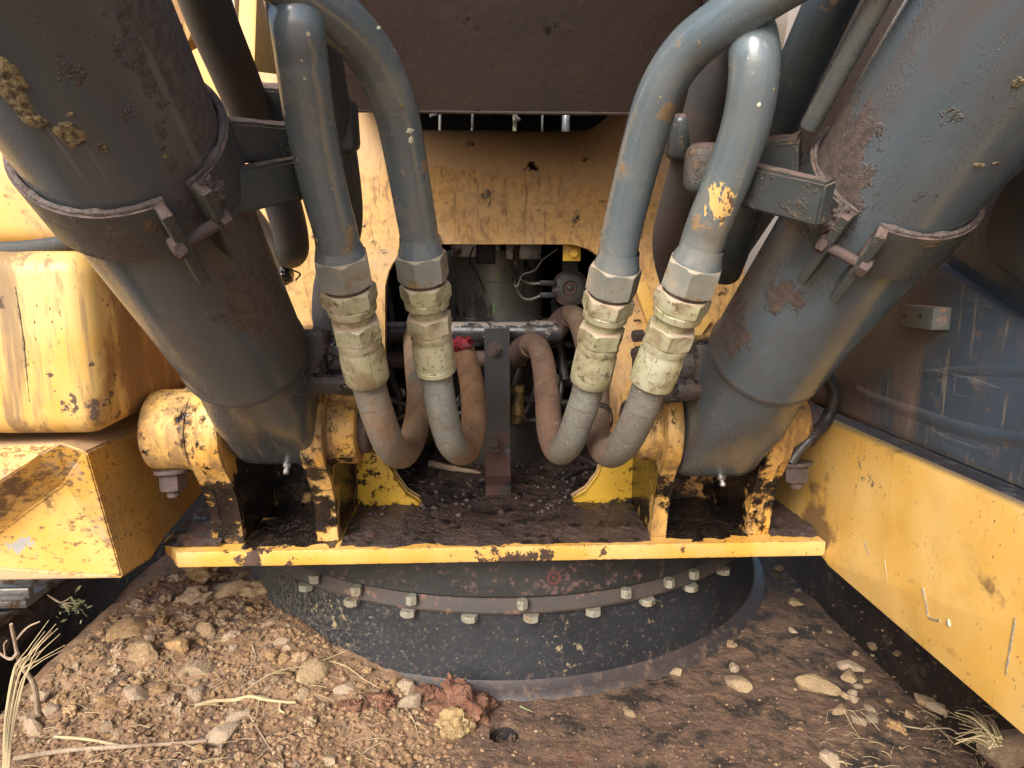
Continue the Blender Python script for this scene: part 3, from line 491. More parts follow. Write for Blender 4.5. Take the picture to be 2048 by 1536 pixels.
# ears
def ear_profile(r=0.085, back=1.48, top=0.0):
    pts = [(1.172, 0.5115), (1.168, 0.56), (1.155, 0.60), (1.137, 0.632), (1.118, 0.658)]
    for k in range(9):
        a = math.radians(215-k*(215-35)/8); pts.append((PIN[0]+r*math.cos(a), PIN[1]+top-(-r*math.sin(a))*1.0))
    pts += [(1.30, 0.70), (1.38, 0.62), (back, 0.5115)]; return pts
def ear(x0, x1, r=0.085, dz=0, dy=0):
    bm = B(); prism(bm, [Vector((x0, y+dy, z)) for y, z in ear_profile(r)], (x1-x0, 0, 0), 0.0025); return bm
obj('ear', ear(-0.484, -0.448), M['yellow_ear'], sf); obj('ear_doubler', ear(-0.505, -0.4845, 0.080, 0, 0.006), M['yellow_ear'], sf)
obj('ear', ear(-0.319, -0.281), M['yellow_ear'], sf); obj('ear', ear(0.285, 0.314), M['yellow_ear'], sf)
obj('ear', ear(0.462, 0.491), M['yellow_ear'], sf); obj('ear_doubler', ear(0.4915, 0.508, 0.080, 0, 0.006), M['yellow_ear'], sf)
def boss(x0, x1, r, m='yellow_ear'):
    bm = B(); s = 1 if x1 > x0 else -1; L = abs(x1-x0); rev(bm, (x0, PIN[0], PIN[1]), (s, 0, 0), [(0, r*1.06), (L*0.12, r), (L*0.82, r), (L*0.95, r*0.95), (L, r*0.86), (L, r*0.4)], n=40); return obj('pin_boss', bm, M[m], sf)
boss(-0.5052, -0.585, 0.070); boss(-0.2808, -0.232, 0.062); boss(0.2848, 0.243, 0.062); boss(0.5082, 0.545, 0.058)
def pin(x0, x1): bm = B(); rev(bm, (x0, PIN[0], PIN[1]), (1, 0, 0), [(0, 0.040), (0.004, 0.044), (x1-x0-0.004, 0.044), (x1-x0, 0.040)], n=28); return obj('pivot_pin', bm, M['bolt_mud'], sf)
pin(-0.592, -0.215); pin(0.228, 0.566)
for x in (-0.548, 0.530):
    bm = B(); hexbolt(bm, (x, PIN[0]-0.03, PIN[1]-0.062), (0.05, -0.15, -1), 0.021, 0.030, 0.006, 0.012); obj('lock_bolt', bm, M['bolt_mud'], sf, smooth=25)
# tower: front plate with the arched opening
TY = 1.36
def q(u, v): p = at(u, v, y=TY); return (p.x, p.z)
out = [(-0.485, 0.5125), (-0.485, 1.36), (-0.348, 1.345), (-0.346, 1.165), (0.371, 1.165), (0.373, 1.345), (0.505, 1.36), (0.505, 0.5125)]
def arc(cx, cz, r, a0, a1, n=8): return [(cx+r*math.cos(math.radians(a0+(a1-a0)*k/n)), cz+r*math.sin(math.radians(a0+(a1-a0)*k/n))) for k in range(n+1)]
inn = [(0.128, 0.5125), (0.165, 0.520), (0.196, 0.540), (0.219, 0.572), (0.232, 0.62), (0.237, 0.70), (0.241, 0.85)]+arc(0.156, 0.960, 0.082, 0, 90)+arc(-0.128, 0.960, 0.082, 90, 180)+[(-0.214, 0.85), (-0.217, 0.70), (-0.212, 0.62), (-0.201, 0.572), (-0.180, 0.540), (-0.152, 0.520), (-0.118, 0.5125)]
bm = B(); prism(bm, [Vector((x, TY, z)) for x, z in out+inn], (0, 0.022, 0), 0.002); obj('tower_plate', bm, M['yellow_tower'], sf, smooth=25)
# rolled top lip and the two feet that stand forward on the plate
prof = [(TY+0.0005, 1.160), (TY+0.004, 1.185), (TY+0.013, 1.212), (TY+0.028, 1.236), (TY+0.050, 1.255), (TY+0.080, 1.268), (TY+0.12, 1.272), (TY+0.12, 1.25), (TY+0.08, 1.248), (TY+0.04, 1.22), (TY+0.0215, 1.160)]
bm = B(); rows = []
for k in range(61):
    x = -0.345+0.715*k/60; e = max(0.0, min(1.0, (abs(x-CX)-0.17)/0.15)); e = e*e*(3-2*e)
    rows.append([bm.verts.new((x, y-(y-TY)*0.55*e, z+(z-1.16)*0.75*e+0.0015*mn.noise(Vector((x*9, y*9, z*9))))) for y, z in prof])
for k in range(60):
    for i in range(len(prof)): bm.faces.new((rows[k][i], rows[k+1][i], rows[k+1][(i+1) % len(prof)], rows[k][(i+1) % len(prof)]))
bm.faces.new(rows[0]); bm.faces.new(rows[-1]); obj('top_lip', bm, M['yellow_tower'], sf, smooth=60)
for s, pts in ((-1, [(-0.275, 0.5117), (-0.118, 0.5117), (-0.150, 0.521), (-0.178, 0.540), (-0.200, 0.572), (-0.213, 0.615), (-0.225, 0.66), (-0.275, 0.66)]), (1, [(0.128, 0.5117), (0.293, 0.5117), (0.293, 0.66), (0.245, 0.66), (0.230, 0.615), (0.217, 0.572), (0.194, 0.540), (0.164, 0.521)])):
    bm = B(); prism(bm, [Vector((x, TY-0.024, z)) for x, z in pts], (0, 0.0225, 0), 0.002); obj('tower_foot', bm, M['yellow_foot'], sf, smooth=25)
for x0 in (-0.486, 0.472):
    bm = B(); prism(bm, [Vector((x0, y, z)) for y, z in ((1.385, 0.513), (1.385, 1.30), (1.46, 1.55), (1.55, 1.66), (1.70, 1.68), (1.82, 1.60), (1.95, 1.30), (2.2, 0.513))], (0.035, 0, 0), 0.004); obj('tower_side', bm, M['yellow_far'], sf)
for s, x0 in ((-1, -0.4875), (1, 0.5085)):
    bm = B(); rev(bm, (x0, 1.56, 1.50), (s, 0, 0), [(0, 0.11), (0.004, 0.122), (0.035, 0.122), (0.037, 0.105), (0.043, 0.105), (0.045, 0.125), (0.083, 0.125), (0.083, 0.05)], n=48); obj('boom_pin_boss', bm, M['pale'], sf, label='dusty grey boom pin boss')
# gussets beside the arch on the cab side
for (a, b_, c, d) in (((1262, 560), (1290, 565), (1345, 700), (1312, 700)), ((1330, 600), (1375, 560), (1420, 640), (1385, 690))):
    bm = B(); prism(bm, [at(u, v, y=TY-0.003) for u, v in (a, b_, c, d)], (0, -0.012, 0), 0.002); obj('gusset', bm, M['yellow_wall'], sf)

# ------------------------------------------------------------------ engine bay behind the arch
eb = thing('engine_bay', 'dark engine bay behind the arched yellow tower', 'engine bay', (CX, 2.1, 0.5))
bm = B(); box(bm, (-0.6, 2.25, 0.50), (0.6, 2.30, 2.0)); obj('bulkhead', bm, M['bay_shade'], eb)
bm = B(); box(bm, (-0.47, 1.74, 1.64), (0.47, 2.25, 1.66)); obj('shade_plate', bm, M['black'], eb)  # unseen plate, added to keep the sun off the bulkhead
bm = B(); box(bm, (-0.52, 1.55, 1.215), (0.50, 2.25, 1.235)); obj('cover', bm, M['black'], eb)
for u, m, r in ((945, 'alloy', 0.004), (1030, 'cream', 0.006), (1132, 'alloy', 0.011), (880, 'wire', 0.004), (1085, 'wire', 0.003)):
    bm = B(); p = at(u, 235, y=1.95); tube(bm, [p+Vector((0.0, 0, -0.08)), p, p+Vector((0.01, 0.02, 0.12))], r, n=10, sub=3); obj('rod', bm, M[m], eb)
for (u0, v0, u1, v1) in ((860, 232, 935, 218), (960, 226, 1080, 219), (1150, 228, 1230, 226), (1000, 215, 1040, 240)):
    bm = B(); tube(bm, [at(u0, v0, y=1.9), at((u0+u1)/2, (v0+v1)/2-3, y=1.92), at(u1, v1, y=1.9)], 0.004, n=8, sub=4); obj('cable', bm, M['wire'], eb)
for k, (z, h) in enumerate(((0.60, 0.018), (0.68, 0.012), (0.74, 0.02), (0.80, 0.012))):
    bm = B(); box(bm, (-0.35+0.05*k, 1.85-0.06*k, z), (0.40, 1.90-0.06*k, z+h), 0.003); obj('frame_rail', bm, M['black'], eb)
for k in range(9):
    u0 = 790+k*48; bm = B(); v0 = 760+random.uniform(-20, 40); tube(bm, [at(u0, v0-90, y=1.66), at(u0+random.uniform(-15, 15), v0-20, y=1.62), at(u0+random.uniform(-30, 30), v0+60, y=1.60), at(u0+random.uniform(-60, 60), v0+90, y=1.62)], random.choice((0.006, 0.008, 0.011)), n=10, sub=6); obj('engine_hose', bm, M[random.choice(('black', 'pipe', 'pipe_brown'))], eb)
for k in range(7):
    p = at(800+k*62, 800+random.uniform(-50, 20), y=1.64); bm = B(); hexbolt(bm, p, (0, -1, 0.1), 0.010, 0.008, 0.003); obj('bolt', bm, M['alloy'], eb, smooth=25)
# swing motor
mc = at(985, 600, y=1.76); sm = thing('swing_motor', 'greasy swing motor with bolted flange seen through the arch', 'motor', (mc.x, mc.y, 0.52))
bm = B(); rev(bm, (mc.x, mc.y, 0), (0, 0, 1), [(0.80, 0.10), (0.80, 0.135), (0.878, 0.135), (0.879, 0.128), (0.955, 0.128), (0.956, 0.131), (0.962, 0.131), (0.963, 0.125), (1.035, 0.125), (1.04, 0.11)], n=48); obj('housing', bm, M['motor'], sm)
bm = B(); rev(bm, (mc.x, mc.y, 0), (0, 0, 1), [(0.52, 0.155), (0.66, 0.155), (0.665, 0.148), (0.80, 0.148), (0.815, 0.14)], n=40); obj('gear_housing', bm, M['black'], sm)
bm = B(); rev(bm, (mc.x, mc.y, 0), (0, 0, 1), [(0.838, 0.165), (0.838, 0.172), (0.856, 0.174), (0.858, 0.168), (0.858, 0.13)], n=48, cap=False); obj('flange', bm, M['alloy'], sm)
bm = B(); rev(bm, (mc.x, mc.y, 0), (0, 0, 1), [(0.815, 0.15), (0.815, 0.180), (0.836, 0.180), (0.838, 0.16)], n=48, cap=False); obj('flange', bm, M['motor'], sm)
for k in range(9):
    a = PI+PI*(k+0.5)/9; bm = B(); hexbolt(bm, (mc.x+0.152*math.cos(a), mc.y+0.152*math.sin(a), 0.858), (0, 0, 1), 0.011, 0.015, ph=k); obj('bolt', bm, M['motor'], sm, smooth=25)
bm = B(); box(bm, (mc.x-0.10, mc.y-0.12, 1.02), (mc.x+0.02, mc.y+0.1, 1.10), 0.006); obj('valve_block', bm, M['alloy'], sm)
bm = B(); box(bm, (mc.x-0.04, mc.y-0.145, 1.005), (mc.x+0.005, mc.y-0.11, 1.10), 0.004); obj('valve_cap', bm, M['strap'], sm)
bm = B(); box(bm, (mc.x+0.03, mc.y-0.125, 1.015), (mc.x+0.115, mc.y+0.05, 1.07), 0.004); obj('valve_block', bm, M['alloy'], sm)
# horn
hc = at(1140, 576, y=1.50); hn = thing('horn', 'round black horn hanging from a yellow tab in the arch', 'horn', hc)
bm = B(); rev(bm, hc, (-0.08, -1, 0.03), [(-0.03, 0.026), (-0.012, 0.036), (0.0, 0.040), (0.006, 0.040), (0.008, 0.036)], n=40); obj('rim', bm, M['pipe_brown'], hn)
bm = B(); rev(bm, hc, (-0.08, -1, 0.03), [(0.004, 0.036), (0.010, 0.0355), (0.012, 0.030), (0.012, 0.016), (0.008, 0.014), (0.007, 0.008), (0.010, 0.006), (0.011, 0.003)], n=40); obj('diaphragm', bm, M['black'], hn)
bm = B(); p = at(1143, 530, y=1.50); box(bm, (p.x-0.017, 1.515, hc.z), (p.x+0.017, 1.519, p.z+0.025)); obj('hanger', bm, M['strap'], hn)
bm = B(); p = at(1143, 504, y=1.40); box(bm, (p.x-0.018, 1.396, p.z-0.018), (p.x+0.018, 1.402, p.z+0.03), 0.001); obj('mounting_tab', bm, M['yellow_foot'], hn, label='small yellow mounting tab')
bm = B(); hexbolt(bm, (p.x+0.003, 1.396, p.z-0.002), (0, -1, 0), 0.010, 0.009); obj('tab_bolt', bm, M['yellow_foot'], hn, smooth=25)
for dv in (-9, 15):
    bm = B(); a = at(1092, 575+dv, y=1.485); box(bm, (a.x-0.013, 1.48, a.z-0.006), (a.x+0.022, 1.492, a.z+0.006), 0.002); obj('terminal', bm, M['strap'], hn)
def wire(name, label, pts, r, m, cat='wire', n=8):
    bm = B(); tube(bm, pts, r, n=n, sub=6); o = obj(name, bm, M[m]); o.location = (0, 0, 0); return tag(o, label, cat)
wire('wire', 'grey wire running to the upper horn terminal', [at(1030, 545, y=1.6), at(1045, 560, y=1.55), at(1062, 567, y=1.5), at(1084, 566, y=1.485)], 0.0028, 'wire')
wire('wire', 'grey wire running to the lower horn terminal', [at(1030, 560, y=1.6), at(1040, 590, y=1.55), at(1058, 599, y=1.5), at(1084, 590, y=1.485)], 0.0028, 'wire')
wire('wire', 'thin loose wire curling down from the arch top', [at(1115, 498, y=1.48), at(1085, 520, y=1.5), at(1070, 540, y=1.5), at(1045, 550, y=1.5), at(1035, 572, y=1.5), at(1028, 570, y=1.5)], 0.0018, 'wire')
wire('wire', 'thin black wire hanging across the swing motor', [at(948, 492, y=1.57), at(940, 520, y=1.57), at(955, 550, y=1.57), at(970, 585, y=1.58)], 0.0022, 'black')
bm = B(); pts = [at(1035, 485, y=1.52), at(1032, 510, y=1.52), at(1033, 535, y=1.52), at(1042, 556, y=1.53)]
tube(bm, pts, 0.006, n=12, sub=10); 
for k in range(14):
    P_ = smooth_path(pts, 10); a = P_[2*k]; d = (P_[2*k+1]-P_[2*k]).normalized(); rev(bm, a, d, [(0, 0.0063), (0.001, 0.0078), (0.003, 0.0078), (0.004, 0.0063)], n=12)
tag(obj('conduit', bm, M['pipe']), 'ribbed black conduit hanging beside the horn', 'conduit')
# horizontal pipes and strap
def hp(name, label, u0, v0, u1, v1, y, r, m):
    t = thing(name, label, 'pipe', at((u0+u1)/2, (v0+v1)/2, y=y)); bm = B(); a, b_ = at(u0, v0, y=y), at(u1, v1, y=y); d = b_-a; rev(bm, a, d, [(0, r*0.9), (0.003, r), (d.length-0.06, r), (d.length-0.055, r*1.12), (d.length-0.02, r*1.12), (d.length, r*1.05)], n=28); obj('pipe_body', bm, M[m], t); return t
hp('hydraulic_pipe', 'thick black pipe crossing the arch opening', 700, 664, 1122, 664, 1.50, 0.0225, 'pipe')
hp('hydraulic_pipe', 'thinner brown pipe crossing the arch below the thick one', 700, 722, 1052, 716, 1.50, 0.018, 'pipe_brown')
bt = thing('pipe_bracket', 'flat black steel strap bolted to the pipes in the arch', 'bracket', (0.01, 1.43, 0.52))
sx0, sx1 = -0.016, 0.038
bm = B(); prof = [(1.462, 0.868), (1.466, 0.868), (1.458, 0.60), (1.42, 0.545), (1.385, 0.536), (1.385, 0.520), (1.377, 0.520), (1.377, 0.545), (1.412, 0.555), (1.446, 0.606), (1.452, 0.868)]
prism(bm, [Vector((sx0, y, z)) for y, z in prof], (sx1-sx0, 0, 0), 0.001); obj('strap', bm, M['strap'], bt, smooth=25)
p = at(989, 699, y=1.45); bm = B(); rev(bm, p, (0, -1, 0), [(-0.003, 0.017), (0.003, 0.017)], n=4); hexbolt(bm, p, (0, -1, 0), 0.013, 0.010, 0.004, 0.004); obj('strap_bolt', bm, M['bolt_mud'], bt, smooth=25)
p = at(988, 898, y=1.408); bm = B(); hexbolt(bm, p+Vector((0, 0.012, 0.0)), (0, -0.5, 0.87), 0.012, 0.010, 0.003); obj('strap_bolt', bm, M['bolt_mud'], bt, smooth=25)
bf = thing('brass_fitting', 'oily brass drain fitting right of the black strap', 'fitting', at(1035, 790, y=1.52))
bm = B(); p = at(1035, 770, y=1.52); hexbolt(bm, p, (0, 0, -1), 0.018, 0.016); rev(bm, p+Vector((0, 0, -0.016)), (0, 0, -1), [(0, 0.014), (0.05, 0.016), (0.05, 0.02), (0.07, 0.018)], n=20); obj('fitting_body', bm, M['brass'], bf, smooth=25)
for k, (u0, v0, u1, v1, r) in enumerate(((955, 735, 985, 750, .006), (1010, 690, 1070, 672, .009), (1020, 795, 1220, 800, .008), (1060, 690, 1110, 760, .010), (1110, 600, 1130, 760, .011), (770, 560, 800, 720, .010), (1180, 600, 1200, 830, .012), (905, 660, 945, 760, .009), (1010, 830, 1110, 835, .005), (780, 800, 960, 830, .007), (1130, 760, 1220, 790, .006))):
    bm = B(); tube(bm, [at(u0, v0, y=1.58), at((u0+u1)/2, (v0+v1)/2+8, y=1.60), at(u1, v1, y=1.58)], r, n=12, sub=6); obj('engine_hose', bm, M['black'] if k % 3 else M['pipe'], eb)

# ------------------------------------------------------------------ boom cylinders
LAX = Vector((0.036, -0.808, 0.588)).normalized(); RAX = Vector((0.068, -0.739, 0.670)).normalized()
LORG = Vector((-0.3665, 1.17, 0.739)); RORG = Vector((0.3865, 1.17, 0.707)); CR = 0.086
def cyl(side, org, ax, label):
    t = thing('boom_cylinder', label, 'hydraulic cylinder', org, group='pair of boom lift cylinders')
    def onc(tt, ang, r): # point on the tube: ang measured from the underside facing the camera, towards the boom
        e1 = Vector((0, ax.z, -ax.y)); e1 = -(Vector((0, 0, 1))-ax*ax.z).normalized(); e2 = ax.cross(e1)*(1 if side < 0 else -1)
        return org+ax*tt+(e1*math.cos(ang)+e2*math.sin(ang))*r
    H = lambda u, v: tuple(cyl_hit(org, ax, CR, u, v) or onc(0.4, 0.5, CR))
    near = [(H(520, 610), 0.13, 0.20), (H(300, 150), 0.12, 0.12)] if side < 0 else [(H(1690, 350), 0.095, 0.34), (H(1650, 280), 0.06, 0.2), (H(1560, 600), 0.05, 0.2), (H(1460, 640), 0.07, 0.18), (H(1870, 262), 0.03, 0.26), (H(1905, 218), 0.02, 0.24)]
    m = cylmat('cylinder_paint', near, -side); mb = cylmat('cylinder_base_paint', [(H(560, 830), 0.06, 0.14) if side < 0 else (H(1420, 760), 0.06, 0.14)], -side, 0.16, 0.06)
    bm = B(); rev(bm, org, ax, [(0.245, 0.072), (0.2455, CR*0.985), (0.25, CR+0.001), (0.256, CR), (1.15, CR), (1.152, 0.05)], n=72); obj('barrel', bm, m, t)
    bm = B(); uvl = bm.loops.layers.uv.active; e1 = (Vector((1, 0, 0))-ax*ax.x).normalized(); e2 = ax.cross(e1).normalized(); rings = []; NN = 64       # casting: round at the weld, a blunt eye at the pin
    for tt in (0.2455, 0.238, 0.20, 0.16, 0.12, 0.08, 0.04, 0.0, -0.02, -0.04, -0.055, -0.066, -0.073, -0.077):
        f = max(0.0, min(1.0, (0.20-tt)/0.16)); f = f*f*(3-2*f); a_ = 0.0835+(0.0725-0.0835)*f; b_ = 0.0835+(0.078-0.0835)*f; ex = 2+4*f
        if tt < 0: b_ = math.sqrt(max(1e-6, 0.078**2-tt*tt)); a_ -= 0.010*max(0, (-tt-0.05)/0.027)
        if tt > 0.24: a_ = b_ = 0.074
        ring = []
        for k in range(NN):
            an = 2*PI*k/NN; c_, s_ = math.cos(an), math.sin(an); rr = (abs(c_/a_)**ex+abs(s_/b_)**ex)**(-1/ex); ring.append(bm.verts.new(org+ax*tt+(e1*c_+e2*s_)*rr))
        rings.append((tt, ring))
    for q_ in range(len(rings)-1):
        for k in range(NN):
            f_ = bm.faces.new((rings[q_][1][k], rings[q_][1][(k+1) % NN], rings[q_+1][1][(k+1) % NN], rings[q_+1][1][k]))
            for lp, (uu, vv) in zip(f_.loops, ((k, q_), (k+1, q_), (k+1, q_+1), (k, q_+1))): lp[uvl].uv = (0.5*uu/NN, rings[vv][0])
    bm.faces.new(rings[-1][1]); obj('base_end', bm, mb, t, smooth=50)
    bm = B(); rev(bm, org-Vector((0.074, 0, 0)), (1, 0, 0), [(0, 0.05), (0, 0.064), (0.004, 0.068), (0.144, 0.068), (0.148, 0.064), (0.148, 0.05)], n=48, cap=False); obj('foot_eye', bm, M['port'], t)
    bm = B(); rev(bm, org, ax, [(0.240, 0.0835), (0.243, CR+0.0022), (0.2475, CR+0.0022), (0.251, CR+0.0005)], n=72, cap=False); obj('weld_bead', bm, M['arm'], t)
    bm = B(); p = org+Vector((0.012, -0.030, -0.072)); hexbolt(bm, p, (0, -0.6, -0.8), 0.007, 0.006); rev(bm, p, (0, -0.6, -0.8), [(0.006, 0.004), (0.012, 0.004), (0.013, 0.0055), (0.018, 0.0045), (0.019, 0.002)], n=12); obj('grease_nipple', bm, M['alloy'], t, smooth=25)
    # clamp collar, its folded ears and bolt
    c0 = 0.580 if side < 0 else 0.520; cw = 0.060
    bm = B(); n = 60; uv = bm.loops.layers.uv.active; ri = CR+0.001; ro = CR+0.0085; gap = math.radians(7.5); cen = math.radians(42)
    ang = [cen+gap+(2*PI-2*gap)*k/n for k in range(n+1)]
    R4 = [[bm.verts.new(onc(tt, a, r)) for a in ang] for tt, r in ((c0, ri), (c0, ro), (c0+cw, ro), (c0+cw, ri))]
    for k in range(4):
        for i in range(n): bm.faces.new((R4[k][i], R4[k][i+1], R4[(k+1) % 4][i+1], R4[(k+1) % 4][i]))
    for i in (0, n): bm.faces.new([R4[k][i] for k in range(4)])
    obj('collar', bm, M['arm'], t)
    bm = B(); n2 = 44; a0 = cen+gap; A = [a0+(2*PI-2*gap)*k/n2 for k in range(n2+1)]
    tube(bm, [onc(c0+cw+0.001+0.002*mn.noise(Vector((k*0.7, side, 0))), a, CR+0.0035) for k, a in enumerate(A)], 0.0027, n=8, sub=3, wob=0.8); obj('collar_crust', bm, M['crust'], t)
    for sg in (-1, 1):
        a = cen+sg*gap; e = (onc(0, a, 1)-onc(0, a, 0)); tg = onc(0, a+0.01, 1)-onc(0, a, 1); tg = tg.normalized()*sg
        bm = B(); pts = [onc(c0-0.032, a, ri+0.001), onc(c0+cw, a, ri+0.001), onc(c0+cw+0.002, a, ri+0.024), onc(c0-0.034, a, ri+0.027)]
        prism(bm, pts, tg*0.011, 0.0025, 3); obj('collar_ear', bm, M['arm'], t)
    a = cen; bm = B(); c = onc(c0+cw*0.35, a, ri+0.018); tg = (onc(0, a+0.01, 1)-onc(0, a, 1)).normalized()
    rev(bm, c-tg*0.030, tg, [(0, 0.006), (0.060, 0.006)], n=14); hexbolt(bm, c+tg*0.019, tg, 0.011, 0.010); hexbolt(bm, c-tg*0.019, -tg, 0.011, 0.010); obj('clamp_bolt', bm, M['bolt_mud'], t, smooth=25)
    bm = B(); bmesh.ops.create_icosphere(bm, subdivisions=4, radius=1.0); c = onc(c0+cw*0.75, cen+0.27, ri+0.012)
    for v in bm.verts: v.co = c+(ax*v.co.x*0.020+(onc(0, cen, 1)-onc(0, cen, 0))*v.co.y*0.010+tg*v.co.z*0.010)*(0.9+0.5*mn.fractal(v.co*2.2+Vector((side*5, 0, 0)), 0.7, 2.1, 5))
    obj('mud_lump', bm, M['crust'], t, smooth=80)
    # port block low on the boom side
    bx = -side
    p0 = org+ax*0.155+Vector((bx*0.05, 0.02, 0.035)); bm = B(); box(bm, p0-Vector((0.04, 0.045, 0.042)), p0+Vector((0.06 if bx > 0 else 0.04, 0.045, 0.042)) if bx > 0 else p0+Vector((0.04, 0.045, 0.042)), 0.012, 3); obj('port_block', bm, M['port'], t)
    bm = B(); rev(bm, p0, (bx, 0, -0.05), [(0.02, 0.040), (0.075, 0.037), (0.12, 0.034), (0.122, 0.028)], n=28); obj('port_neck', bm, M['port'], t)
    bm = B(); rev(bm, p0+Vector((bx*0.02, -0.03, -0.035)), (bx, -0.05, -0.08), [(0, 0.020), (0.10, 0.019), (0.101, 0.014)], n=20); obj('port_boss', bm, M['port'], t)
    for dz in (-0.012, 0.016):
        bm = B(); hexbolt(bm, p0+Vector((bx*0.115, -0.012, 0.03+dz)), (bx, -0.3, 0), 0.010, 0.016); obj('port_bolt', bm, M['bolt_mud'], t, smooth=25)
    return t, onc, c0, cw
LC = cyl(-1, LORG, LAX, 'slate boom cylinder on the left, beside the yellow tank')
RCY = cyl(1, RORG, RAX, 'blue grey boom cylinder on the right, beside the dark cab panel')
# patches of dried mud and scraped paint on the left cylinder
def patch_on_cyl(org, ax, r, u, v, wpx, hpx, m, parent, seed, thick=0.0013):
    d = (FW*FPX+RT*(u-1024)+UP*(768-v)).normalized()      # where the sight line meets the tube
    oc = CAM-org; a_ = d-ax*d.dot(ax); o_ = oc-ax*oc.dot(ax); A = a_.dot(a_); Bq = 2*a_.dot(o_); Cq = o_.dot(o_)-r*r; dis = Bq*Bq-4*A*Cq
    if dis < 0: return
    tt = (-Bq-math.sqrt(dis))/(2*A); hit = CAM+d*tt; foot = org+ax*((hit-org).dot(ax)); nrm = (hit-foot).normalized(); tg = ax.cross(nrm); mpp = tt/FPX
    bm = B(); n = 26; rings = 5; cv = bm.verts.new(hit+nrm*thick); prev = None
    for k in range(1, rings+1):
        row = []
        for i in range(n):
            a = 2*PI*i/n; f = 1+0.45*mn.noise(Vector((math.cos(a)*1.6+seed, math.sin(a)*1.6, 0)))+0.25*mn.noise(Vector((math.cos(a)*5+seed, math.sin(a)*5, 2)))
            s_ = math.cos(a)*wpx*mpp/2*f*k/rings; l_ = math.sin(a)*hpx*mpp/2*f*k/rings
            an = s_/r; pp = foot+ax*l_+(nrm*math.cos(an)+tg*math.sin(an))*(r+(thick*(0.7+0.5*mn.noise(Vector((s_*300, l_*300, seed)))) if k < rings else -0.0006)); row.append(bm.verts.new(pp))
        for i in range(n):
            if prev is None: bm.faces.new((cv, row[i], row[(i+1) % n]))
            else: bm.faces.new((prev[i], row[i], row[(i+1) % n], prev[(i+1) % n]))
        prev = row
    return obj('mud_patch', bm, M[m], parent, smooth=70)
for k, (u, v, w_, h_) in enumerate(((28, 152, 36, 60), (35, 205, 40, 110), (142, 270, 45, 65), (205, 295, 14, 26), (140, 228, 12, 10), (331, 312, 9, 10), (75, 243, 30, 30))): patch_on_cyl(LORG, LAX, CR, u, v, w_, h_, 'cyl_tan', LC[0], k*3.3)
for k, (u, v, w_, h_) in enumerate(((1958, 330, 20, 8), (1992, 326, 12, 6), (2036, 165, 14, 22))): patch_on_cyl(RORG, RAX, CR, u, v, w_, h_, 'cyl_tan', RCY[0], k*2.1+9, 0.0012)

# ------------------------------------------------------------------ clamp arms, dark pipes behind
def arm(side, label, bars, pads):
    t = thing('pipe_clamp', label, 'pipe clamp', bars[0][0][0]); 
    for (a, b_, hgt, dep) in bars:
        a, b_ = a[0], b_[0]; d = (b_-a); L = d.length; d.normalize(); upv = Vector((0, -0.42, 0.9)); dp = d.cross(upv).normalized()
        if dp.y < 0: dp = -dp
        upv = dp.cross(d).normalized(); upv = upv if upv.z > 0 else -upv
        bm = B(); rot = Matrix((d, dp, upv)).transposed(); c = (a+b_)/2
        r_ = bmesh.ops.create_cube(bm, size=1.0); bmesh.ops.transform(bm, matrix=Matrix.Translation(c) @ rot.to_4x4() @ Matrix.Diagonal((L, dep, hgt, 1)), verts=r_['verts'])
        bmesh.ops.subdivide_edges(bm, edges=bm.edges[:], cuts=6, use_grid_fill=True)
        for v in bm.verts: v.co += Vector((0, 0, 0.0018))*mn.noise(v.co*70)+Vector((0, 0.001, 0))*mn.noise(v.co*90)
        bmesh.ops.bevel(bm, geom=[e for e in bm.edges if e.calc_face_angle(0) > 1.0], offset=0.003, segments=2, affect='EDGES'); obj('clamp_bar', bm, M['arm'], t)
    for (p, sx, sy, sz, tilt) in pads:
        bm = B(); box(bm, p-Vector((sx, sy, sz)), p+Vector((sx, sy, sz)), min(sx, sy)*0.85, 3, rot=Matrix.Rotation(tilt, 3, 'X')); obj('clamp_pad', bm, M['arm'], t)
    return t
A_ = lambda u, v, y: (at(u, v, y=y),)
arm(-1, 'muddy steel clamp holding the pipes beside the left cylinder', [(A_(392, 398, 0.66), A_(640, 346, 0.80), 0.043, 0.020), (A_(425, 276, 0.73), A_(600, 288, 0.79), 0.040, 0.03), (A_(505, 207, 0.90), A_(620, 208, 0.90), 0.042, 0.04)],
    [(at(697, 252, y=0.86), 0.011, 0.02, 0.030, 0.2)])
arm(1, 'muddy steel clamp holding the pipes beside the right cylinder', [(A_(1400, 345, 0.81), A_(1655, 408, 0.68), 0.045, 0.020), (A_(1450, 322, 0.81), A_(1600, 312, 0.77), 0.042, 0.035)],
    [(at(1357, 275, y=0.88), 0.012, 0.02, 0.028, 0.2), (at(1408, 338, y=0.78), 0.022, 0.016, 0.028, 0.1)])
def dpipe(label, pts, r, m='dark_tube', name='steel_pipe'):
    t = thing(name, label, 'pipe', at(*pts[len(pts)//2][:2], y=pts[len(pts)//2][2])); L_ = [at(u, v, y=y) for u, v, y in pts]; L_ = ([L_[0]+(L_[0]-L_[1])*2.2] if pts[0][1] < 0 else [])+L_; bm = B(); tube(bm, L_, r, n=28, sub=10); obj('pipe_body', bm, M[m], t); return t
dpipe('dark dusty pipe running behind the left clamp, next to the left cylinder', [(390, -60, 0.72), (424, 40, 0.77), (470, 150, 0.83), (510, 250, 0.90), (550, 360, 0.97), (575, 440, 1.03), (584, 490, 1.08), (580, 505, 1.14), (575, 500, 1.25)], 0.0255)
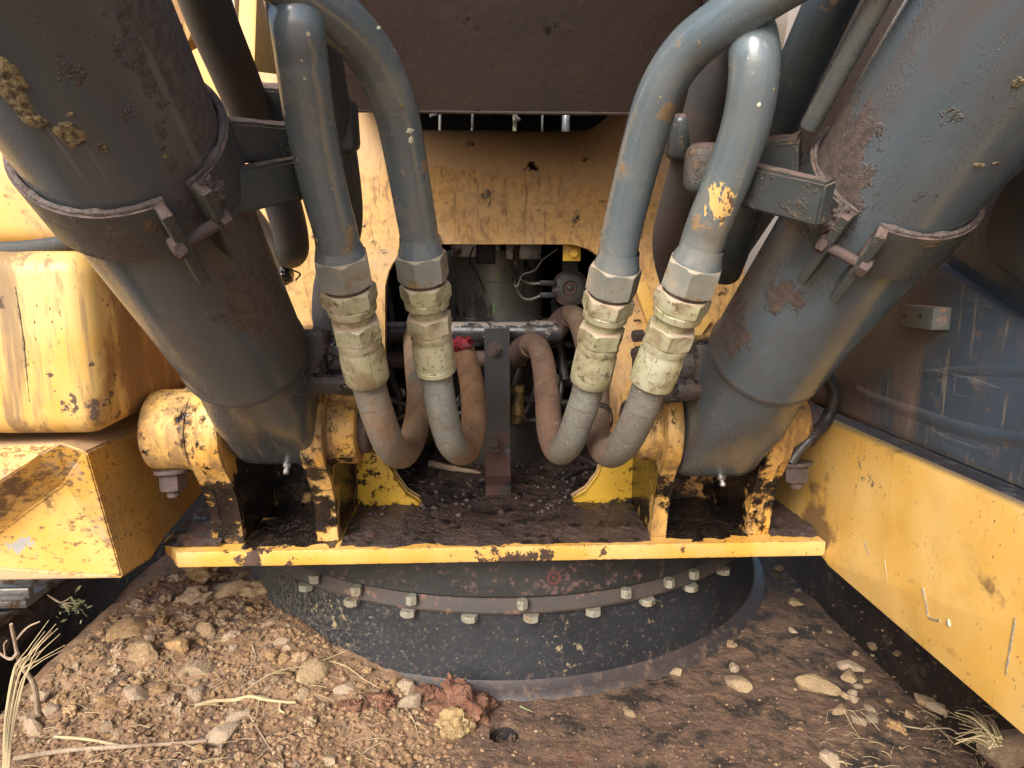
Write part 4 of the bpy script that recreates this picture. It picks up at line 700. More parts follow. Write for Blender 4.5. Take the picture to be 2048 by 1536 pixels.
dpipe('brown pipe half hidden behind the outermost left blue tube', [(600, -60, 0.74), (636, 100, 0.80), (662, 240, 0.85), (683, 370, 0.91), (688, 440, 0.95), (678, 510, 1.02), (660, 575, 1.06), (657, 640, 1.08), (672, 700, 1.10), (690, 760, 1.12)], 0.0245)
dpipe('thin silvery pipe lying along the left cylinder', [(470, 390, 1.0), (510, 440, 1.05), (545, 490, 1.09), (560, 520, 1.12)], 0.0145, 'pale')
dpipe('dark grey pipe bending behind the right pair of blue tubes', [(1475, -20, 0.78), (1440, 110, 0.82), (1405, 240, 0.87), (1368, 370, 0.93), (1345, 450, 0.98), (1340, 500, 1.02), (1352, 560, 1.07), (1370, 620, 1.1)], 0.0255)
dpipe('dark blue pipe running down beside the right cylinder', [(1690, -60, 0.70), (1640, 50, 0.74), (1590, 160, 0.79), (1545, 270, 0.85), (1500, 390, 0.92), (1470, 480, 0.98), (1450, 540, 1.06)], 0.0255, 'slate_tube')
dpipe('thin pale blue pipe welded along the right cylinder', [(1790, -60, 0.63), (1735, 40, 0.66), (1680, 140, 0.70), (1620, 250, 0.75)], 0.0105, 'tube')
dpipe('thin dusty pipe low beside the right cylinder', [(1560, 380, 0.95), (1520, 440, 1.0), (1480, 500, 1.06), (1455, 530, 1.1)], 0.0145, 'pale')
o_ = thing('oil_cap', 'black oily plug below the dark pipe by the left cylinder', 'plug', at(568, 545, y=1.2)); bm = B(); p = at(568, 548, y=1.2); rev(bm, p, (0.1, -0.5, -0.7), [(-0.03, 0.006), (-0.02, 0.006), (-0.018, 0.012), (0, 0.017), (0.012, 0.015), (0.018, 0.008)], n=18); obj('plug_body', bm, M['grease'], o_)
wire('wire', 'loose black wire by the oily plug', [at(560, 525, y=1.2), at(585, 540, y=1.19), at(600, 548, y=1.18), at(592, 560, y=1.19)], 0.0016, 'black')

# ------------------------------------------------------------------ blue tubes, fittings and hoses
TR = 0.0243
def hose_line(label, tpts, fit, hpts, hm, extra=None):
    """a rigid tube from above, its screwed fittings and the rubber hose that loops back into the arch"""
    T = [at(u, v, y=y) for u, v, y in tpts]; dd = (T[0]-T[1]).normalized(); T = [T[0]+dd*0.16+Vector((0, -0.10, 0.22)) if dd.y < 0 else T[0]+dd*0.16+Vector((0, 0.1, 0.12)), T[0]+dd*0.09]+T; t = thing('hydraulic_hose', label, 'hydraulic hose', T[-1], group='hydraulic lines looping into the arch')
    a, b_ = at(*fit[0][:2], y=fit[0][2]), at(*fit[1][:2], y=fit[1][2]); d = (b_-a); L = d.length; d.normalize()
    bm = B(); tube(bm, T+[a+d*0.004], TR, n=36, sub=12); tb = obj('steel_tube', bm, M['tube'], t)
    bm = B(); rev(bm, a, d, [(-0.026, TR*1.0), (-0.016, TR*1.05), (-0.010, TR*1.14), (-0.002, TR*1.2)], n=36, cap=False); obj('collar', bm, M['tube'], tb)
    s = L/0.165; k = lambda *pp: [(x*s, r) for x, r in pp]
    bm = B(); hexnut(bm, a, d, -0.004*s, 0.0315*s, 0.0340, 0.2); obj('tube_nut', bm, M['zinc_dark'], t, smooth=22)
    bm = B(); rev(bm, a, d, k((0.030, 0.0275), (0.0372, 0.0275)), n=28); obj('thread', bm, M['bolt_mud'], t)
    bm = B(); hexnut(bm, a, d, 0.0355*s, 0.0575*s, 0.0340, 0.55); rev(bm, a, d, k((0.0572, 0.0292), (0.0585, 0.0300), (0.066, 0.0296), (0.069, 0.0268), (0.0695, 0.0210), (0.080, 0.0205), (0.081, 0.0205)), n=40); obj('adapter', bm, M['zinc'], t, smooth=22)
    bm = B(); hexnut(bm, a, d, 0.0795*s, 0.1035*s, 0.0318, 0.1); obj('swivel_nut', bm, M['zinc'], t, smooth=22)
    pr = [(0.1025, 0.025), (0.1035, 0.0275), (0.110, 0.0285), (0.114, 0.0270), (0.117, 0.0270), (0.121, 0.0285), (0.152, 0.0290)]
    if extra == 'grooves': pr += [(0.153, 0.0280), (0.1545, 0.0290), (0.156, 0.0280), (0.1575, 0.0290), (0.159, 0.0280), (0.1605, 0.0288)]
    pr += [(0.163, 0.0288), (0.165, 0.0270), (0.1655, 0.023)]
    bm = B(); rev(bm, a, d, k(*pr), n=32)
    e1, e2 = frame(d)
    ferr = obj('ferrule', bm, M['zinc'], t, smooth=40)
    for q_ in range(8):
        bm = B(); an = 2*PI*q_/8+0.2; c = a+d*(0.124*s)+(e1*math.cos(an)+e2*math.sin(an))*0.0284; tube(bm, [c, c+d*0.012*s, c+d*0.025*s], 0.0011, n=6, sub=1); obj('crimp_ridge', bm, M['zinc'], ferr)
    H = [a+d*(L-0.01), a+d*(L+0.012)]+[at(u, v, y=y) for u, v, y in hpts]
    bm = B(); tube(bm, H, 0.0222, n=32, sub=14, wob=0.012); obj('rubber_hose', bm, M[hm], t, smooth=70)
    return t, a, d
H1 = hose_line('outermost left blue tube and hose, nearest the left cylinder', [(560, -90, 0.86), (572, -30, 0.73), (590, 30, 0.665), (603, 120, 0.68), (620, 240, 0.715), (646, 370, 0.755), (670, 460, 0.785)],
    ((682, 516, 0.805), (735, 757, 0.885)), [(756, 830, 0.905), (780, 890, 0.95), (805, 907, 1.02), (828, 868, 1.11), (838, 800, 1.21), (832, 730, 1.33), (826, 672, 1.47)], 'hose_a')
H2 = hose_line('inner left blue tube and hose with grooved ferrule, ending in a red rag', [(480, -100, 0.62), (600, -20, 0.66), (680, 40, 0.70), (745, 115, 0.745), (788, 210, 0.785), (808, 300, 0.82), (826, 400, 0.855), (838, 470, 0.88)],
    ((842, 512, 0.89), (872, 742, 0.955)), [(884, 820, 0.965), (903, 885, 1.0), (928, 902, 1.07), (946, 860, 1.14), (947, 800, 1.19), (938, 740, 1.26), (925, 697, 1.32)], 'hose_b', 'grooves')
H3 = hose_line('inner right blue tube and hose, curving right at its top', [(1680, -100, 0.63), (1550, -25, 0.665), (1450, 42, 0.70), (1372, 105, 0.735), (1318, 190, 0.765), (1284, 300, 0.80), (1256, 410, 0.835), (1240, 480, 0.855)],
    ((1232, 538, 0.865), (1180, 762, 0.94)), [(1160, 830, 0.955), (1138, 885, 0.99), (1116, 900, 1.05), (1100, 860, 1.12), (1094, 790, 1.2), (1087, 730, 1.28), (1076, 695, 1.35), (1055, 690, 1.42), (1036, 712, 1.48)], 'hose_c')
H4 = hose_line('outermost right blue tube and hose with a gold paint scar', [(1455, -10, 0.85), (1490, 40, 0.745), (1506, 90, 0.70), (1508, 150, 0.695), (1494, 240, 0.71), (1462, 340, 0.735), (1425, 430, 0.76), (1408, 475, 0.775)],
    ((1391, 530, 0.785), (1302, 765, 0.855)), [(1278, 830, 0.875), (1245, 890, 0.92), (1215, 905, 0.99), (1195, 870, 1.08), (1194, 815, 1.18), (1186, 750, 1.28), (1172, 690, 1.37), (1155, 640, 1.45), (1138, 630, 1.5), (1118, 650, 1.52)], 'hose_d')
# hose ends inside the arch
for t, pts, nm in ((H4[0], [(1140, 632, 1.49), (1125, 640, 1.51), (1108, 664, 1.51)], 'elbow'), (H3[0], [(1062, 690, 1.40), (1046, 698, 1.45), (1020, 716, 1.50)], 'elbow')):
    bm = B(); tube(bm, [at(u, v, y=y) for u, v, y in pts], 0.0262, n=24, sub=8); obj(nm, bm, M['pipe_brown'], t)
wz = thing('tie_wire', 'black tie wire wrapped round the rightmost hose', 'tie wire', at(1205, 845, y=1.15)); bm = B()
c_ = at(1196, 842, y=1.13); tn = (at(1194, 815, y=1.18)-at(1195, 870, y=1.08)).normalized(); e1, e2 = frame(tn)
tube(bm, [c_+(e1*math.cos(a*0.35)+e2*math.sin(a*0.35))*0.0245+tn*0.0007*a for a in range(36)], 0.0017, n=7, sub=2); obj('wire_loop', bm, M['black'], wz)
rg = thing('rag', 'crumpled red rag capping the end of a hose', 'rag', at(920, 690, y=1.33)); bm = B(); bmesh.ops.create_icosphere(bm, subdivisions=3, radius=0.026); c = at(922, 688, y=1.30)
for v in bm.verts: v.co = c+Vector((v.co.x*1.0, v.co.y, v.co.z*0.5))*(1+0.7*mn.noise(v.co*70))
obj('rag_cloth', bm, M['red'], rg, smooth=80)
# scraped paint on the blue tubes
def chip(u, v, y, wd, ht, m, parent, seed):
    """thin flake of other colour lying on a tube, bent round it"""
    parent_tube = [o for o in parent.children if o.name.startswith('steel_tube')][0]; me = parent_tube.data
    d = (FW*FPX+RT*(u-1024)+UP*(768-v)).normalized(); bpy.context.view_layer.update()
    inv = parent_tube.matrix_world.inverted(); ok, loc, nor, _ = parent_tube.ray_cast(inv @ CAM, (inv.to_3x3() @ d))
    if not ok: return
    loc = parent_tube.matrix_world @ loc; bm = B(); n = 22; mpp = (loc-CAM).length/FPX; cv = bm.verts.new(loc+nor*0.0012); prev = None
    for k in range(1, 5):
        row = []
        for i in range(n):
            a = 2*PI*i/n; f = 1+0.6*mn.noise(Vector((math.cos(a)*1.7+seed, math.sin(a)*1.7, 0)))+0.3*mn.noise(Vector((math.cos(a)*6+seed, math.sin(a)*6, 3)))
            pu, pv = u+math.cos(a)*wd/2*f*k/4, v+math.sin(a)*ht/2*f*k/4; dd = (FW*FPX+RT*(pu-1024)+UP*(768-pv)).normalized()
            ok, l2, n2, _ = parent_tube.ray_cast(inv @ CAM, (inv.to_3x3() @ dd))
            if not ok: l2, n2 = inv @ loc, nor
            l2 = parent_tube.matrix_world @ l2; row.append(bm.verts.new(l2+n2*(0.0005 if k < 4 else -0.0002)))
        for i in range(n):
            if prev is None: bm.faces.new((cv, row[i], row[(i+1) % n]))
            else: bm.faces.new((prev[i], row[i], row[(i+1) % n], prev[(i+1) % n]))
        prev = row
    obj('paint_scar', bm, M[m], parent, smooth=70)
chip(820, 262, 0.8, 14, 13, 'cream', H2[0], 2); chip(822, 280, 0.8, 9, 18, 'cream', H2[0], 4); chip(804, 212, 0.8, 14, 16, 'cyl_tan', H2[0], 6); chip(758, 56, 0.72, 9, 8, 'cream', H2[0], 9)
chip(1518, 210, 0.7, 10, 10, 'cream', H4[0], 27)

# ------------------------------------------------------------------ boom
bo = thing('boom', 'dark brown underside of the boom hanging over the arch', 'boom', (CX, 1.1, 1.23))
bx0, bx1 = -0.262, 0.298
b0 = at(1000, 222, y=1.06); bl = b0+(at(1000, -120, y=0.885)-b0)*2.6
bm = B(); prism(bm, [Vector((bx0, y, z)) for y, z in ((b0.y, b0.z), (bl.y, bl.z), (bl.y+0.30, bl.z+0.42), (1.66, 1.62), (1.72, 1.50), (1.55, 1.39), (1.12, 1.245))], (bx1-bx0, 0, 0), 0.006); obj('boom_body', bm, M['boom'], bo)
bm = B(); tube(bm, [(bx0+0.01, b0.y+0.004, b0.z+0.001), ((bx0+bx1)/2, b0.y+0.004, b0.z), (bx1-0.01, b0.y+0.004, b0.z+0.001)], 0.004, n=10, sub=20, wob=0.2); obj('weld_bead', bm, M['boom'], bo)

# ------------------------------------------------------------------ left: tanks, step box, hose
ft = thing('fuel_tank', 'scuffed yellow tank with rounded edges left of the cylinder', 'tank', (-0.95, 1.3, 0.74))
bm = B(); box(bm, (-1.35, 1.03, 0.745), (-0.595, 1.62, 1.022), 0.036, 6); 
for v in bm.verts:       # the flank leans inward and the lower corner is cut back
    if v.co.x > -0.8: v.co.x += 0.10*max(0, (v.co.y-1.06))*1.0; v.co.z += 0.09*max(0, v.co.y-1.09)*(1 if v.co.z < 0.85 else 0)
obj('tank_shell', bm, M['yellow_tank'], ft)
p = at(45, 690, y=1.03); bm = B(); tube(bm, [(p.x, 1.0305, 0.80), (p.x+0.002, 1.0298, 0.90), (p.x, 1.0305, 0.97)], 0.0013, n=8, sub=30, wob=0.9); obj('weld_seam', bm, M['cyl_tan'], ft)
ht = thing('hydraulic_tank', 'tall yellow panel behind the rounded tank, at the upper left', 'tank', (-1.0, 1.7, 1.0))
bm = B(); box(bm, (-1.9, 1.62, 0.75), (-0.575, 1.95, 2.4), 0.02, 3); obj('panel', bm, M['yellow_far'], ht)
bm = B(); box(bm, (-1.6, 1.16, 1.035), (-0.66, 1.615, 1.22), 0.03, 4); obj('tank_shoulder', bm, M['yellow_far'], ht)
pts = [at(u, v, y=1.35) for u, v in ((300, -60), (372, -60), (386, 60), (376, 84), (362, 92), (345, 82), (318, 0))]; bm = B(); prism(bm, pts, (0, 0.04, 0), 0.003); obj('lug', bm, M['yellow_tank'], ht)
p = at(354, 53, y=1.35); bm = B(); rev(bm, p+Vector((0, -0.002, 0)), (0, 1, 0), [(0, 0.010), (0.004, 0.010)], n=20); obj('lug_hole', bm, M['black'], ht)
hs = thing('rubber_hose', 'ribbed grey hose lying on top of the yellow tank', 'hose', at(60, 495, y=1.08)); pts = [at(-140, 505, y=1.07), at(-40, 500, y=1.07), at(40, 498, y=1.07), at(110, 490, y=1.08), at(170, 480, y=1.10), at(240, 470, y=1.13)]
bm = B(); path = smooth_path(pts, 14); tube(bm, path, 0.0115, n=18, sub=0)
for k in range(2, len(path)-2, 1):
    rev(bm, path[k], (path[k+1]-path[k]), [(-0.0026, 0.0113), (-0.001, 0.0122), (0.001, 0.0122), (0.0026, 0.0113)], n=18, cap=False)
obj('hose_body', bm, M['dark_hose'], hs)
# step box under the tank: facets of a pressed plate
sb = thing('step_box', 'faceted yellow step box at the lower left under the tank', 'step box', (-0.75, 1.2, 0.5))
V = {'a': at(245, 1156, y=1.06), 'b': at(172, 904, y=1.035), 'c': at(128, 968, y=1.075), 'd': at(-160, 1195, y=1.075), 'e': at(-160, 1158, y=1.03), 'f': at(72, 913, y=1.02), 'g': at(-160, 1070, y=0.985), 'h': at(-160, 888, y=1.02), 'i': at(120, 886, y=1.05), 'j': at(304, 842, y=1.26), 'k': at(303, 1118, y=1.18), 'l': at(330, 1075, y=1.30)}
V['d'] = at(-160, 1196, y=1.06); V['e'] = Vector((-1.2, 1.06, V['a'].z)); V['h'] = Vector((-1.2, 1.03, V['b'].z)); V['d2'] = at(-160, 1186, y=1.085)
bm = B(); vv = {k: bm.verts.new(p) for k, p in V.items() if k not in ('d', 'g', 'd2')}
gq = bm.verts.new(at(-120, 1045, y=1.01)); dq = bm.verts.new(at(-90, 1130, y=1.095))
TK = bm.verts.new(Vector((-1.2, 1.5, V['b'].z))); TK2 = bm.verts.new(Vector((V['j'].x, 1.5, V['b'].z))); BK = bm.verts.new(Vector((-1.2, 1.5, V['a'].z))); BK2 = bm.verts.new(Vector((V['l'].x, 1.5, V['a'].z)))
for f in (('a', 'b', 'c'), ('a', 'c', dq), ('a', dq, 'e'), ('c', 'f', gq, dq), ('b', 'i', 'f', 'c'), ('f', 'i', 'h', gq), (gq, 'h', 'e', dq), ('a', 'k', 'l', 'j', 'b'), ('b', 'j', TK2, TK, 'h', 'i'), ('l', BK2, TK2, 'j'), ('a', 'e', BK, BK2, 'l', 'k'), ('e', 'h', TK, BK)):
    bm.faces.new([vv[x] if isinstance(x, str) else x for x in f])
bmesh.ops.triangulate(bm, faces=[f for f in bm.faces if len(f.verts) > 4])
bmesh.ops.bevel(bm, geom=[e for e in bm.edges if e.is_manifold and e.calc_face_angle(0) > 0.35], offset=0.003, segments=3, affect='EDGES', clamp_overlap=True)
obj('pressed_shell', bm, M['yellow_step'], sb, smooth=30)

# ------------------------------------------------------------------ right: cab floor wall and cab panel
cw = thing('cab_floor', 'long scratched yellow side wall under the cab on the right', 'cab floor', (WX, 0.9, 0.47))
bm = B(); prism(bm, [Vector((WX, y, z)) for y, z in ((0.18, 0.468), (1.132, 0.468), (1.145, 0.478), (2.0, 0.478), (2.0, 0.722), (0.18, 0.722))], (0.03, 0, 0), 0.003); obj('side_wall', bm, M['yellow_wall'], cw)
bm = B(); box(bm, (WX+0.031, 0.18, 0.45), (1.5, 2.0, 0.70)); obj('floor_frame', bm, M['black'], cw)
# bare steel scratches on the wall
def scratch(px, r):
    bm = B(); tube(bm, [at(u, v, x=WX-0.0002) for u, v in px], r, n=6, sub=6, wob=0.6); obj('scratch', bm, M['steel_mark'], cw)
scratch([(1846, 1176), (1853, 1210), (1857, 1233), (1868, 1240), (1880, 1241)], 0.0016); scratch([(1897, 1238), (1899, 1252)], 0.0026); scratch([(2031, 1236), (2022, 1290), (2012, 1350)], 0.0012); scratch([(1769, 1118), (1773, 1150), (1771, 1168)], 0.0007); scratch([(1728, 1080), (1738, 1110)], 0.0010)
cb = thing('cab', 'dark blue grey cab side panel on the right above the yellow wall', 'cab', (0.75, 0.9, 0.73))
PX = 0.612
bm = B(); prism(bm, [Vector((PX, y, z)) for y, z in ((0.15, 0.744), (1.42, 0.744), (1.42, 1.9), (0.15, 1.9))], (0.03, 0, 0), 0.004); obj('panel', bm, M['cab'], cb)
# pressed upper field standing proud, with a rounded lower edge, and a lower swage line
k1 = [at(u, v, x=PX) for u, v in ((1790, 470), (1858, 522), (1953, 588), (2048, 655), (2200, 770))]
def ridge(pts, w1, w2, hgt, nm, m):
    bm = B(); rows = []
    path = smooth_path(pts, 10)
    for k, p in enumerate(path):
        d = (path[min(k+1, len(path)-1)]-path[max(k-1, 0)]).normalized(); n_ = d.cross(Vector((1, 0, 0))).normalized(); n_ = n_ if n_.z > 0 else -n_
        rows.append([bm.verts.new(p+n_*s_+Vector((-hh, 0, 0))) for s_, hh in ((-w2, -0.001), (-w2*0.6, hgt*0.25), (-w2*0.2, hgt*0.75), (0.002, hgt), (w1*0.5, hgt*0.92), (w1, -0.001))])
    for k in range(len(rows)-1):
        for i in range(5): bm.faces.new((rows[k][i], rows[k+1][i], rows[k+1][i+1], rows[k][i+1]))
    obj(nm, bm, m, cb, smooth=80)
k1 = [at(u, v, x=PX-0.018) for u, v in ((1640, 372), (1790, 470), (1858, 520), (1953, 586), (2048, 652), (2250, 800), (2600, 1010))]
bm = B(); prism(bm, [Vector((PX-0.001, p.y, p.z)) for p in k1]+[Vector((PX-0.001, k1[-1].y, 0.746)), Vector((PX-0.001, k1[0].y, 0.746))], (-0.017, 0, 0), 0.013, 5); obj('lower_sheet', bm, M['cab'], cb, smooth=50)
PX -= 0.018
ridge([at(u, v, x=PX) for u, v in ((1715, 782), (1750, 800), (1860, 838), (1960, 868), (2060, 885), (2200, 905))], 0.012, 0.012, 0.003, 'swage_line', M['cab'])
ridge([at(u, v, x=PX) for u, v in ((1850, 748), (1950, 742), (2060, 748), (2200, 760))], 0.009, 0.009, 0.0012, 'swage_line', M['cab'])
p = at(1850, 634, x=PX-0.012); bm = B(); box(bm, p-Vector((0.012, 0.034, 0.015)), p+Vector((0.014, 0.034, 0.015)), 0.002); blk = obj('mounting_block', bm, M['block'], cb)
for du in (-27, 8):
    bm = B(); c = at(1832+du*0.9, 633, x=PX-0.0245); rev(bm, c, (1, 0, 0), [(-0.0002, 0.0035), (0.002, 0.0035)], n=12); obj('hole', bm, M['black'], blk)
bm = B(); pts = [at(u, v, x=PX-0.03) for u, v in ((2250, 250), (2048, 330), (2010, 360), (1985, 400), (1968, 450), (1966, 490), (1978, 522), (2010, 548), (2048, 565), (2250, 640))]; prism(bm, pts, (0.028, 0, 0), 0.006, 3); obj('cover_flap', bm, M['cab_trim'], cb, label='black rounded cover at the right edge')
bm = B(); box(bm, (0.44, 1.60, 0.75), (1.5, 2.2, 2.4), 0.06, 5); obj('front_pillar', bm, M['pale'], cb)
cg = thing('conduit', 'ribbed black conduit round the outer right ear', 'conduit', at(1660, 820, y=1.15)); pts = [at(1640, 742, y=1.13), at(1662, 765, y=1.13), at(1668, 800, y=1.13), at(1652, 840, y=1.13), at(1625, 872, y=1.12), at(1595, 905, y=1.12), at(1582, 925, y=1.12)]
bm = B(); path = smooth_path(pts, 12); tube(bm, path, 0.0095, n=14, sub=0)
for k in range(1, len(path)-22): rev(bm, path[k], (path[k+1]-path[k]), [(-0.0016, 0.0095), (-0.0006, 0.0115), (0.0006, 0.0115), (0.0016, 0.0095)], n=14, cap=False)
obj('conduit_body', bm, M['black'], cg)

# ------------------------------------------------------------------ stones, gravel, clods
def rock_mesh(seed, sub=2):
    bm = B(); bmesh.ops.create_icosphere(bm, subdivisions=sub, radius=1.0); o = Vector((seed*7.7, seed*3.1, seed))
    sq = Vector((1, random.uniform(0.75, 1.0), random.uniform(0.6, 0.85)))
    cuts = []
    for k in range(15):
        a = Vector((random.gauss(0, 1), random.gauss(0, 1), random.gauss(0, 1))).normalized(); cuts.append((a, random.uniform(0.52, 0.86)))
    for v in bm.verts:
        n_ = v.co.normalized(); p = n_*(1+0.22*mn.noise(n_*1.4+o))
        for a, dd in cuts:
            e = p.dot(a)-dd
            if e > 0: p = p-a*e*0.97
        p = p*(1+0.07*mn.noise(n_*4+o)+0.04*mn.noise(n_*9+o)); v.co = Vector((p.x*sq.x, p.y*sq.y, p.z*sq.z))*1.25
    me = bpy.data.meshes.new('stone'); bmesh.ops.recalc_face_normals(bm, faces=bm.faces[:]); bm.to_mesh(me); bm.free()
    for p in me.polygons: p.use_smooth = True
    me.set_sharp_from_angle(angle=math.radians(28))
    return me
def clod_mesh(seed):
    bm = B(); bmesh.ops.create_icosphere(bm, subdivisions=4, radius=1.0); o = Vector((seed*5.3, seed*2.9, seed))
    for v in bm.verts:
        n_ = v.co.normalized(); f = 0.8+0.42*mn.fractal(n_*1.9+o, 0.75, 2.2, 5); v.co = Vector((n_.x, n_.y*0.85, n_.z*0.7))*f
    me = bpy.data.meshes.new('stone'); bmesh.ops.recalc_face_normals(bm, faces=bm.faces[:]); bm.to_mesh(me); bm.free()
    for p in me.polygons: p.use_smooth = True
    me.materials.append(M['stone']); return me
crumb = [clod_mesh(i+1) for i in range(5)]
big = [rock_mesh(i+1, 3) for i in range(7)]; small = [rock_mesh(i+20, 2) for i in range(8)]
for me in big: me.materials.append(M['stone'])
for me in small: me.materials.append(M['stone'])
bigp = []
for me in big[:4]: m2 = me.copy(); m2.materials.clear(); m2.materials.append(M['stone_pale']); bigp.append(m2)
placed = []
def stone(u, v, px, label, group=None, pale=False, sink=0.42, pt=None, meshes=None):
    p = pt or on_deck(u, v); r = px*(p-CAM).length/FPX/2; me = random.choice(meshes or (bigp if pale else big+crumb)); o = bpy.data.objects.new('stone', me); COL.objects.link(o)
    o.scale = (r*random.uniform(0.95, 1.3), r*random.uniform(0.75, 1.0), r*random.uniform(0.75, 1.0)); o.rotation_euler = (random.uniform(-0.3, 0.3), random.uniform(-0.3, 0.3), random.uniform(0, 6.28)); o.location = p+Vector((0, r*0.4, r*(0.72-sink)-r*0.25)); placed.append((p.x, p.y, r)); return tag(o, label, 'stone', group)
NAMED = [(393, 1162, 84, 'large tan stone tucked right under the yellow base plate', 0), (383, 1206, 74, 'large pitted stone just below the one under the base plate', 0), (443, 1192, 50, 'flattish tan stone left of the one touching the drum', 0), (503, 1190, 66, 'large brown stone touching the left side of the black drum', 0),
 (253, 1267, 58, 'large tan stone at the edge of the dark pit', 0), (354, 1298, 42, 'rounded stone in the middle of the gravel heap', 0), (282, 1319, 52, 'broad brown stone below the one at the pit edge', 0), (398, 1346, 52, 'angular pale stone low in the gravel heap', 1), (627, 1350, 62, 'whitish stone among dry straw near the drum', 1),
 (460, 1279, 36, 'upright angular stone right of the middle of the heap', 0), (605, 1392, 34, 'pinkish stone at the right end of the pale root', 1), (441, 1479, 50, 'round pale stone at the tip of the long stick', 1), (468, 1442, 38, 'pale stone just above the one at the stick tip', 1), (596, 1322, 40, 'smooth brown stone above the whitish stone', 0), (390, 1397, 46, 'half buried brown stone above the pale root', 0), (268, 1396, 42, 'half buried stone left of the one above the pale root', 0),
 (812, 1381, 42, 'tan stone in front of the drum, upper of two', 1), (818, 1412, 40, 'tan stone in front of the drum, lower of two', 1), (1644, 1381, 72, 'large elongated pale stone on the oily deck at right', 1), (1482, 1379, 46, 'flat pale stone lying alone right of the drum', 1), (1702, 1340, 38, 'rounded tan stone at the top of a row of stones on the right', 0), (1704, 1360, 34, 'second stone down in the row on the right', 1), (1593, 1210, 26, 'pale blocky stone on the dark deck far right of the drum', 1), (2020, 1510, 64, 'large brown stone in the lower right corner', 0)]
for (u, v, px, lb, pale) in NAMED: stone(u, v, px, lb, None, bool(pale))
def GL(u, v):
    if v < 1212: return 'small stone at the top of the gravel heap, close under the base plate'
    if u < 330-(v-1140)*1.14+60: return 'small stone on the edge of the gravel heap above the dark pit'
    if u > 530+max(0, v-1200)*1.25-75: return 'small stone of the gravel heap lying close to the black drum'
    if v > 1395: return 'small stone low in the gravel heap among the sticks'
    return 'small rounded stone in the middle of the gravel heap'
GR = 'small pale stone scattered on the oily deck right of the drum'; GF = 'small stone on the brown soil in front of the drum'
for (u, v, px) in ((448, 1230, 24), (408, 1267, 36), (437, 1254, 34), (280, 1367, 26), (316, 1385, 27), (212, 1414, 30), (116, 1408, 32), (65, 1464, 34), (569, 1322, 34), (506, 1370, 26), (330, 1200, 36), (322, 1245, 26), (480, 1215, 26), (500, 1222, 20), (515, 1218, 22), (540, 1250, 24), (560, 1290, 26), (300, 1250, 22), (375, 1240, 34), (340, 1270, 24), (420, 1300, 26), (402, 1308, 24), (300, 1280, 24), (310, 1296, 22), (470, 1300, 24), (375, 1345, 34), (230, 1345, 28), (580, 1300, 24), (545, 1315, 30), (610, 1320, 24), (100, 1430, 30), (60, 1440, 28), (210, 1460, 26), (290, 1440, 18), (75, 1400, 24), (350, 1162, 30), (440, 1155, 26), (480, 1160, 26), (520, 1165, 22)):
    stone(u, v, px, GL(u, v), 'gravel heap stones')
for (u, v, px) in ((1471, 1342, 26), (1463, 1294, 27), (1746, 1294, 16), (1691, 1395, 20), (1707, 1389, 18), (1710, 1402, 20), (1682, 1424, 26), (1748, 1441, 24), (1797, 1460, 30), (1718, 1446, 22), (1852, 1408, 30), (1881, 1421, 30), (1742, 1421, 24), (1821, 1435, 18), (1667, 1528, 38), (1588, 1264, 14), (1560, 1140, 18), (1597, 1184, 14), (1713, 1310, 12), (1490, 1218, 14), (1352, 1348, 22), (1262, 1432, 22), (1250, 1418, 12), (1720, 1375, 16), (1735, 1365, 14), (1795, 1310, 14), (1660, 1265, 10), (1780, 1405, 12)):
    stone(u, v, px, GR, 'stones on the oily deck', pale=random.random() < 0.5)
for (u, v, px) in ((691, 1381, 32), (645, 1420, 26), (658, 1528, 26), (785, 1370, 18), (790, 1430, 26), (720, 1400, 16), (600, 1460, 14), (750, 1385, 14), (560, 1500, 16), (400, 1505, 18), (735, 1345, 22), (830, 1460, 12), (690, 1450, 14)):
    stone(u, v, px, GF, 'stones in front of the drum')
# fill the heap with smaller single stones
cnt = 0; tries = 0
while cnt < 225 and tries < 6000:
    tries += 1; u = random.uniform(0, 640); v = random.uniform(1145, 1536)
    edge = 330-(v-1140)*1.14
    if u < edge+8: continue
    drum = 530+max(0, v-1200)*1.25
    if u > drum-12: continue
    if v > 1430 and random.random() < 0.75: continue
    p = on_deck(u, v); px = random.choice((10, 10, 11, 11, 12, 13, 14, 16, 19, 24, 30)); r = px*(p-CAM).length/FPX/2
    if any(math.hypot(p.x-a, p.y-b_) < (r+c)*0.85 for a, b_, c in placed): continue
    stone(u, v, px, GL(u, v), 'gravel heap stones', pt=p, meshes=crumb if (px > 15 or random.random() < 0.35) else small); cnt += 1
# grit: too small to count
bm = B()
def grit(p, r, sd):
    q_ = bmesh.ops.create_icosphere(bm, subdivisions=1, radius=r) if r > 0.0035 else None
    if q_ is None:
        a = [bm.verts.new(p+Vector(d)*r) for d in ((1, 0, 0), (-0.6, 0.9, 0), (-0.7, -0.8, 0.1), (0, 0.1, 0.9))]
        for f in ((0, 1, 3), (1, 2, 3), (2, 0, 3)): bm.faces.new([a[i] for i in f])
    else:
        for v in q_['verts']: v.co = p+Vector((v.co.x, v.co.y*0.9, v.co.z*0.75))*(1+0.5*mn.noise(v.co*300+Vector((sd, 0, 0))))
for k in range(5200):
    u = random.uniform(-20, 900); v = random.uniform(1140, 1545)
    if u < 330-(v-1140)*1.14-4 or u > 560+max(0, v-1220)*1.5: continue
    p = on_deck(u, v); grit(p, random.choice((0.0015, 0.002, 0.003, 0.004, 0.005, 0.006, 0.0075)), k)
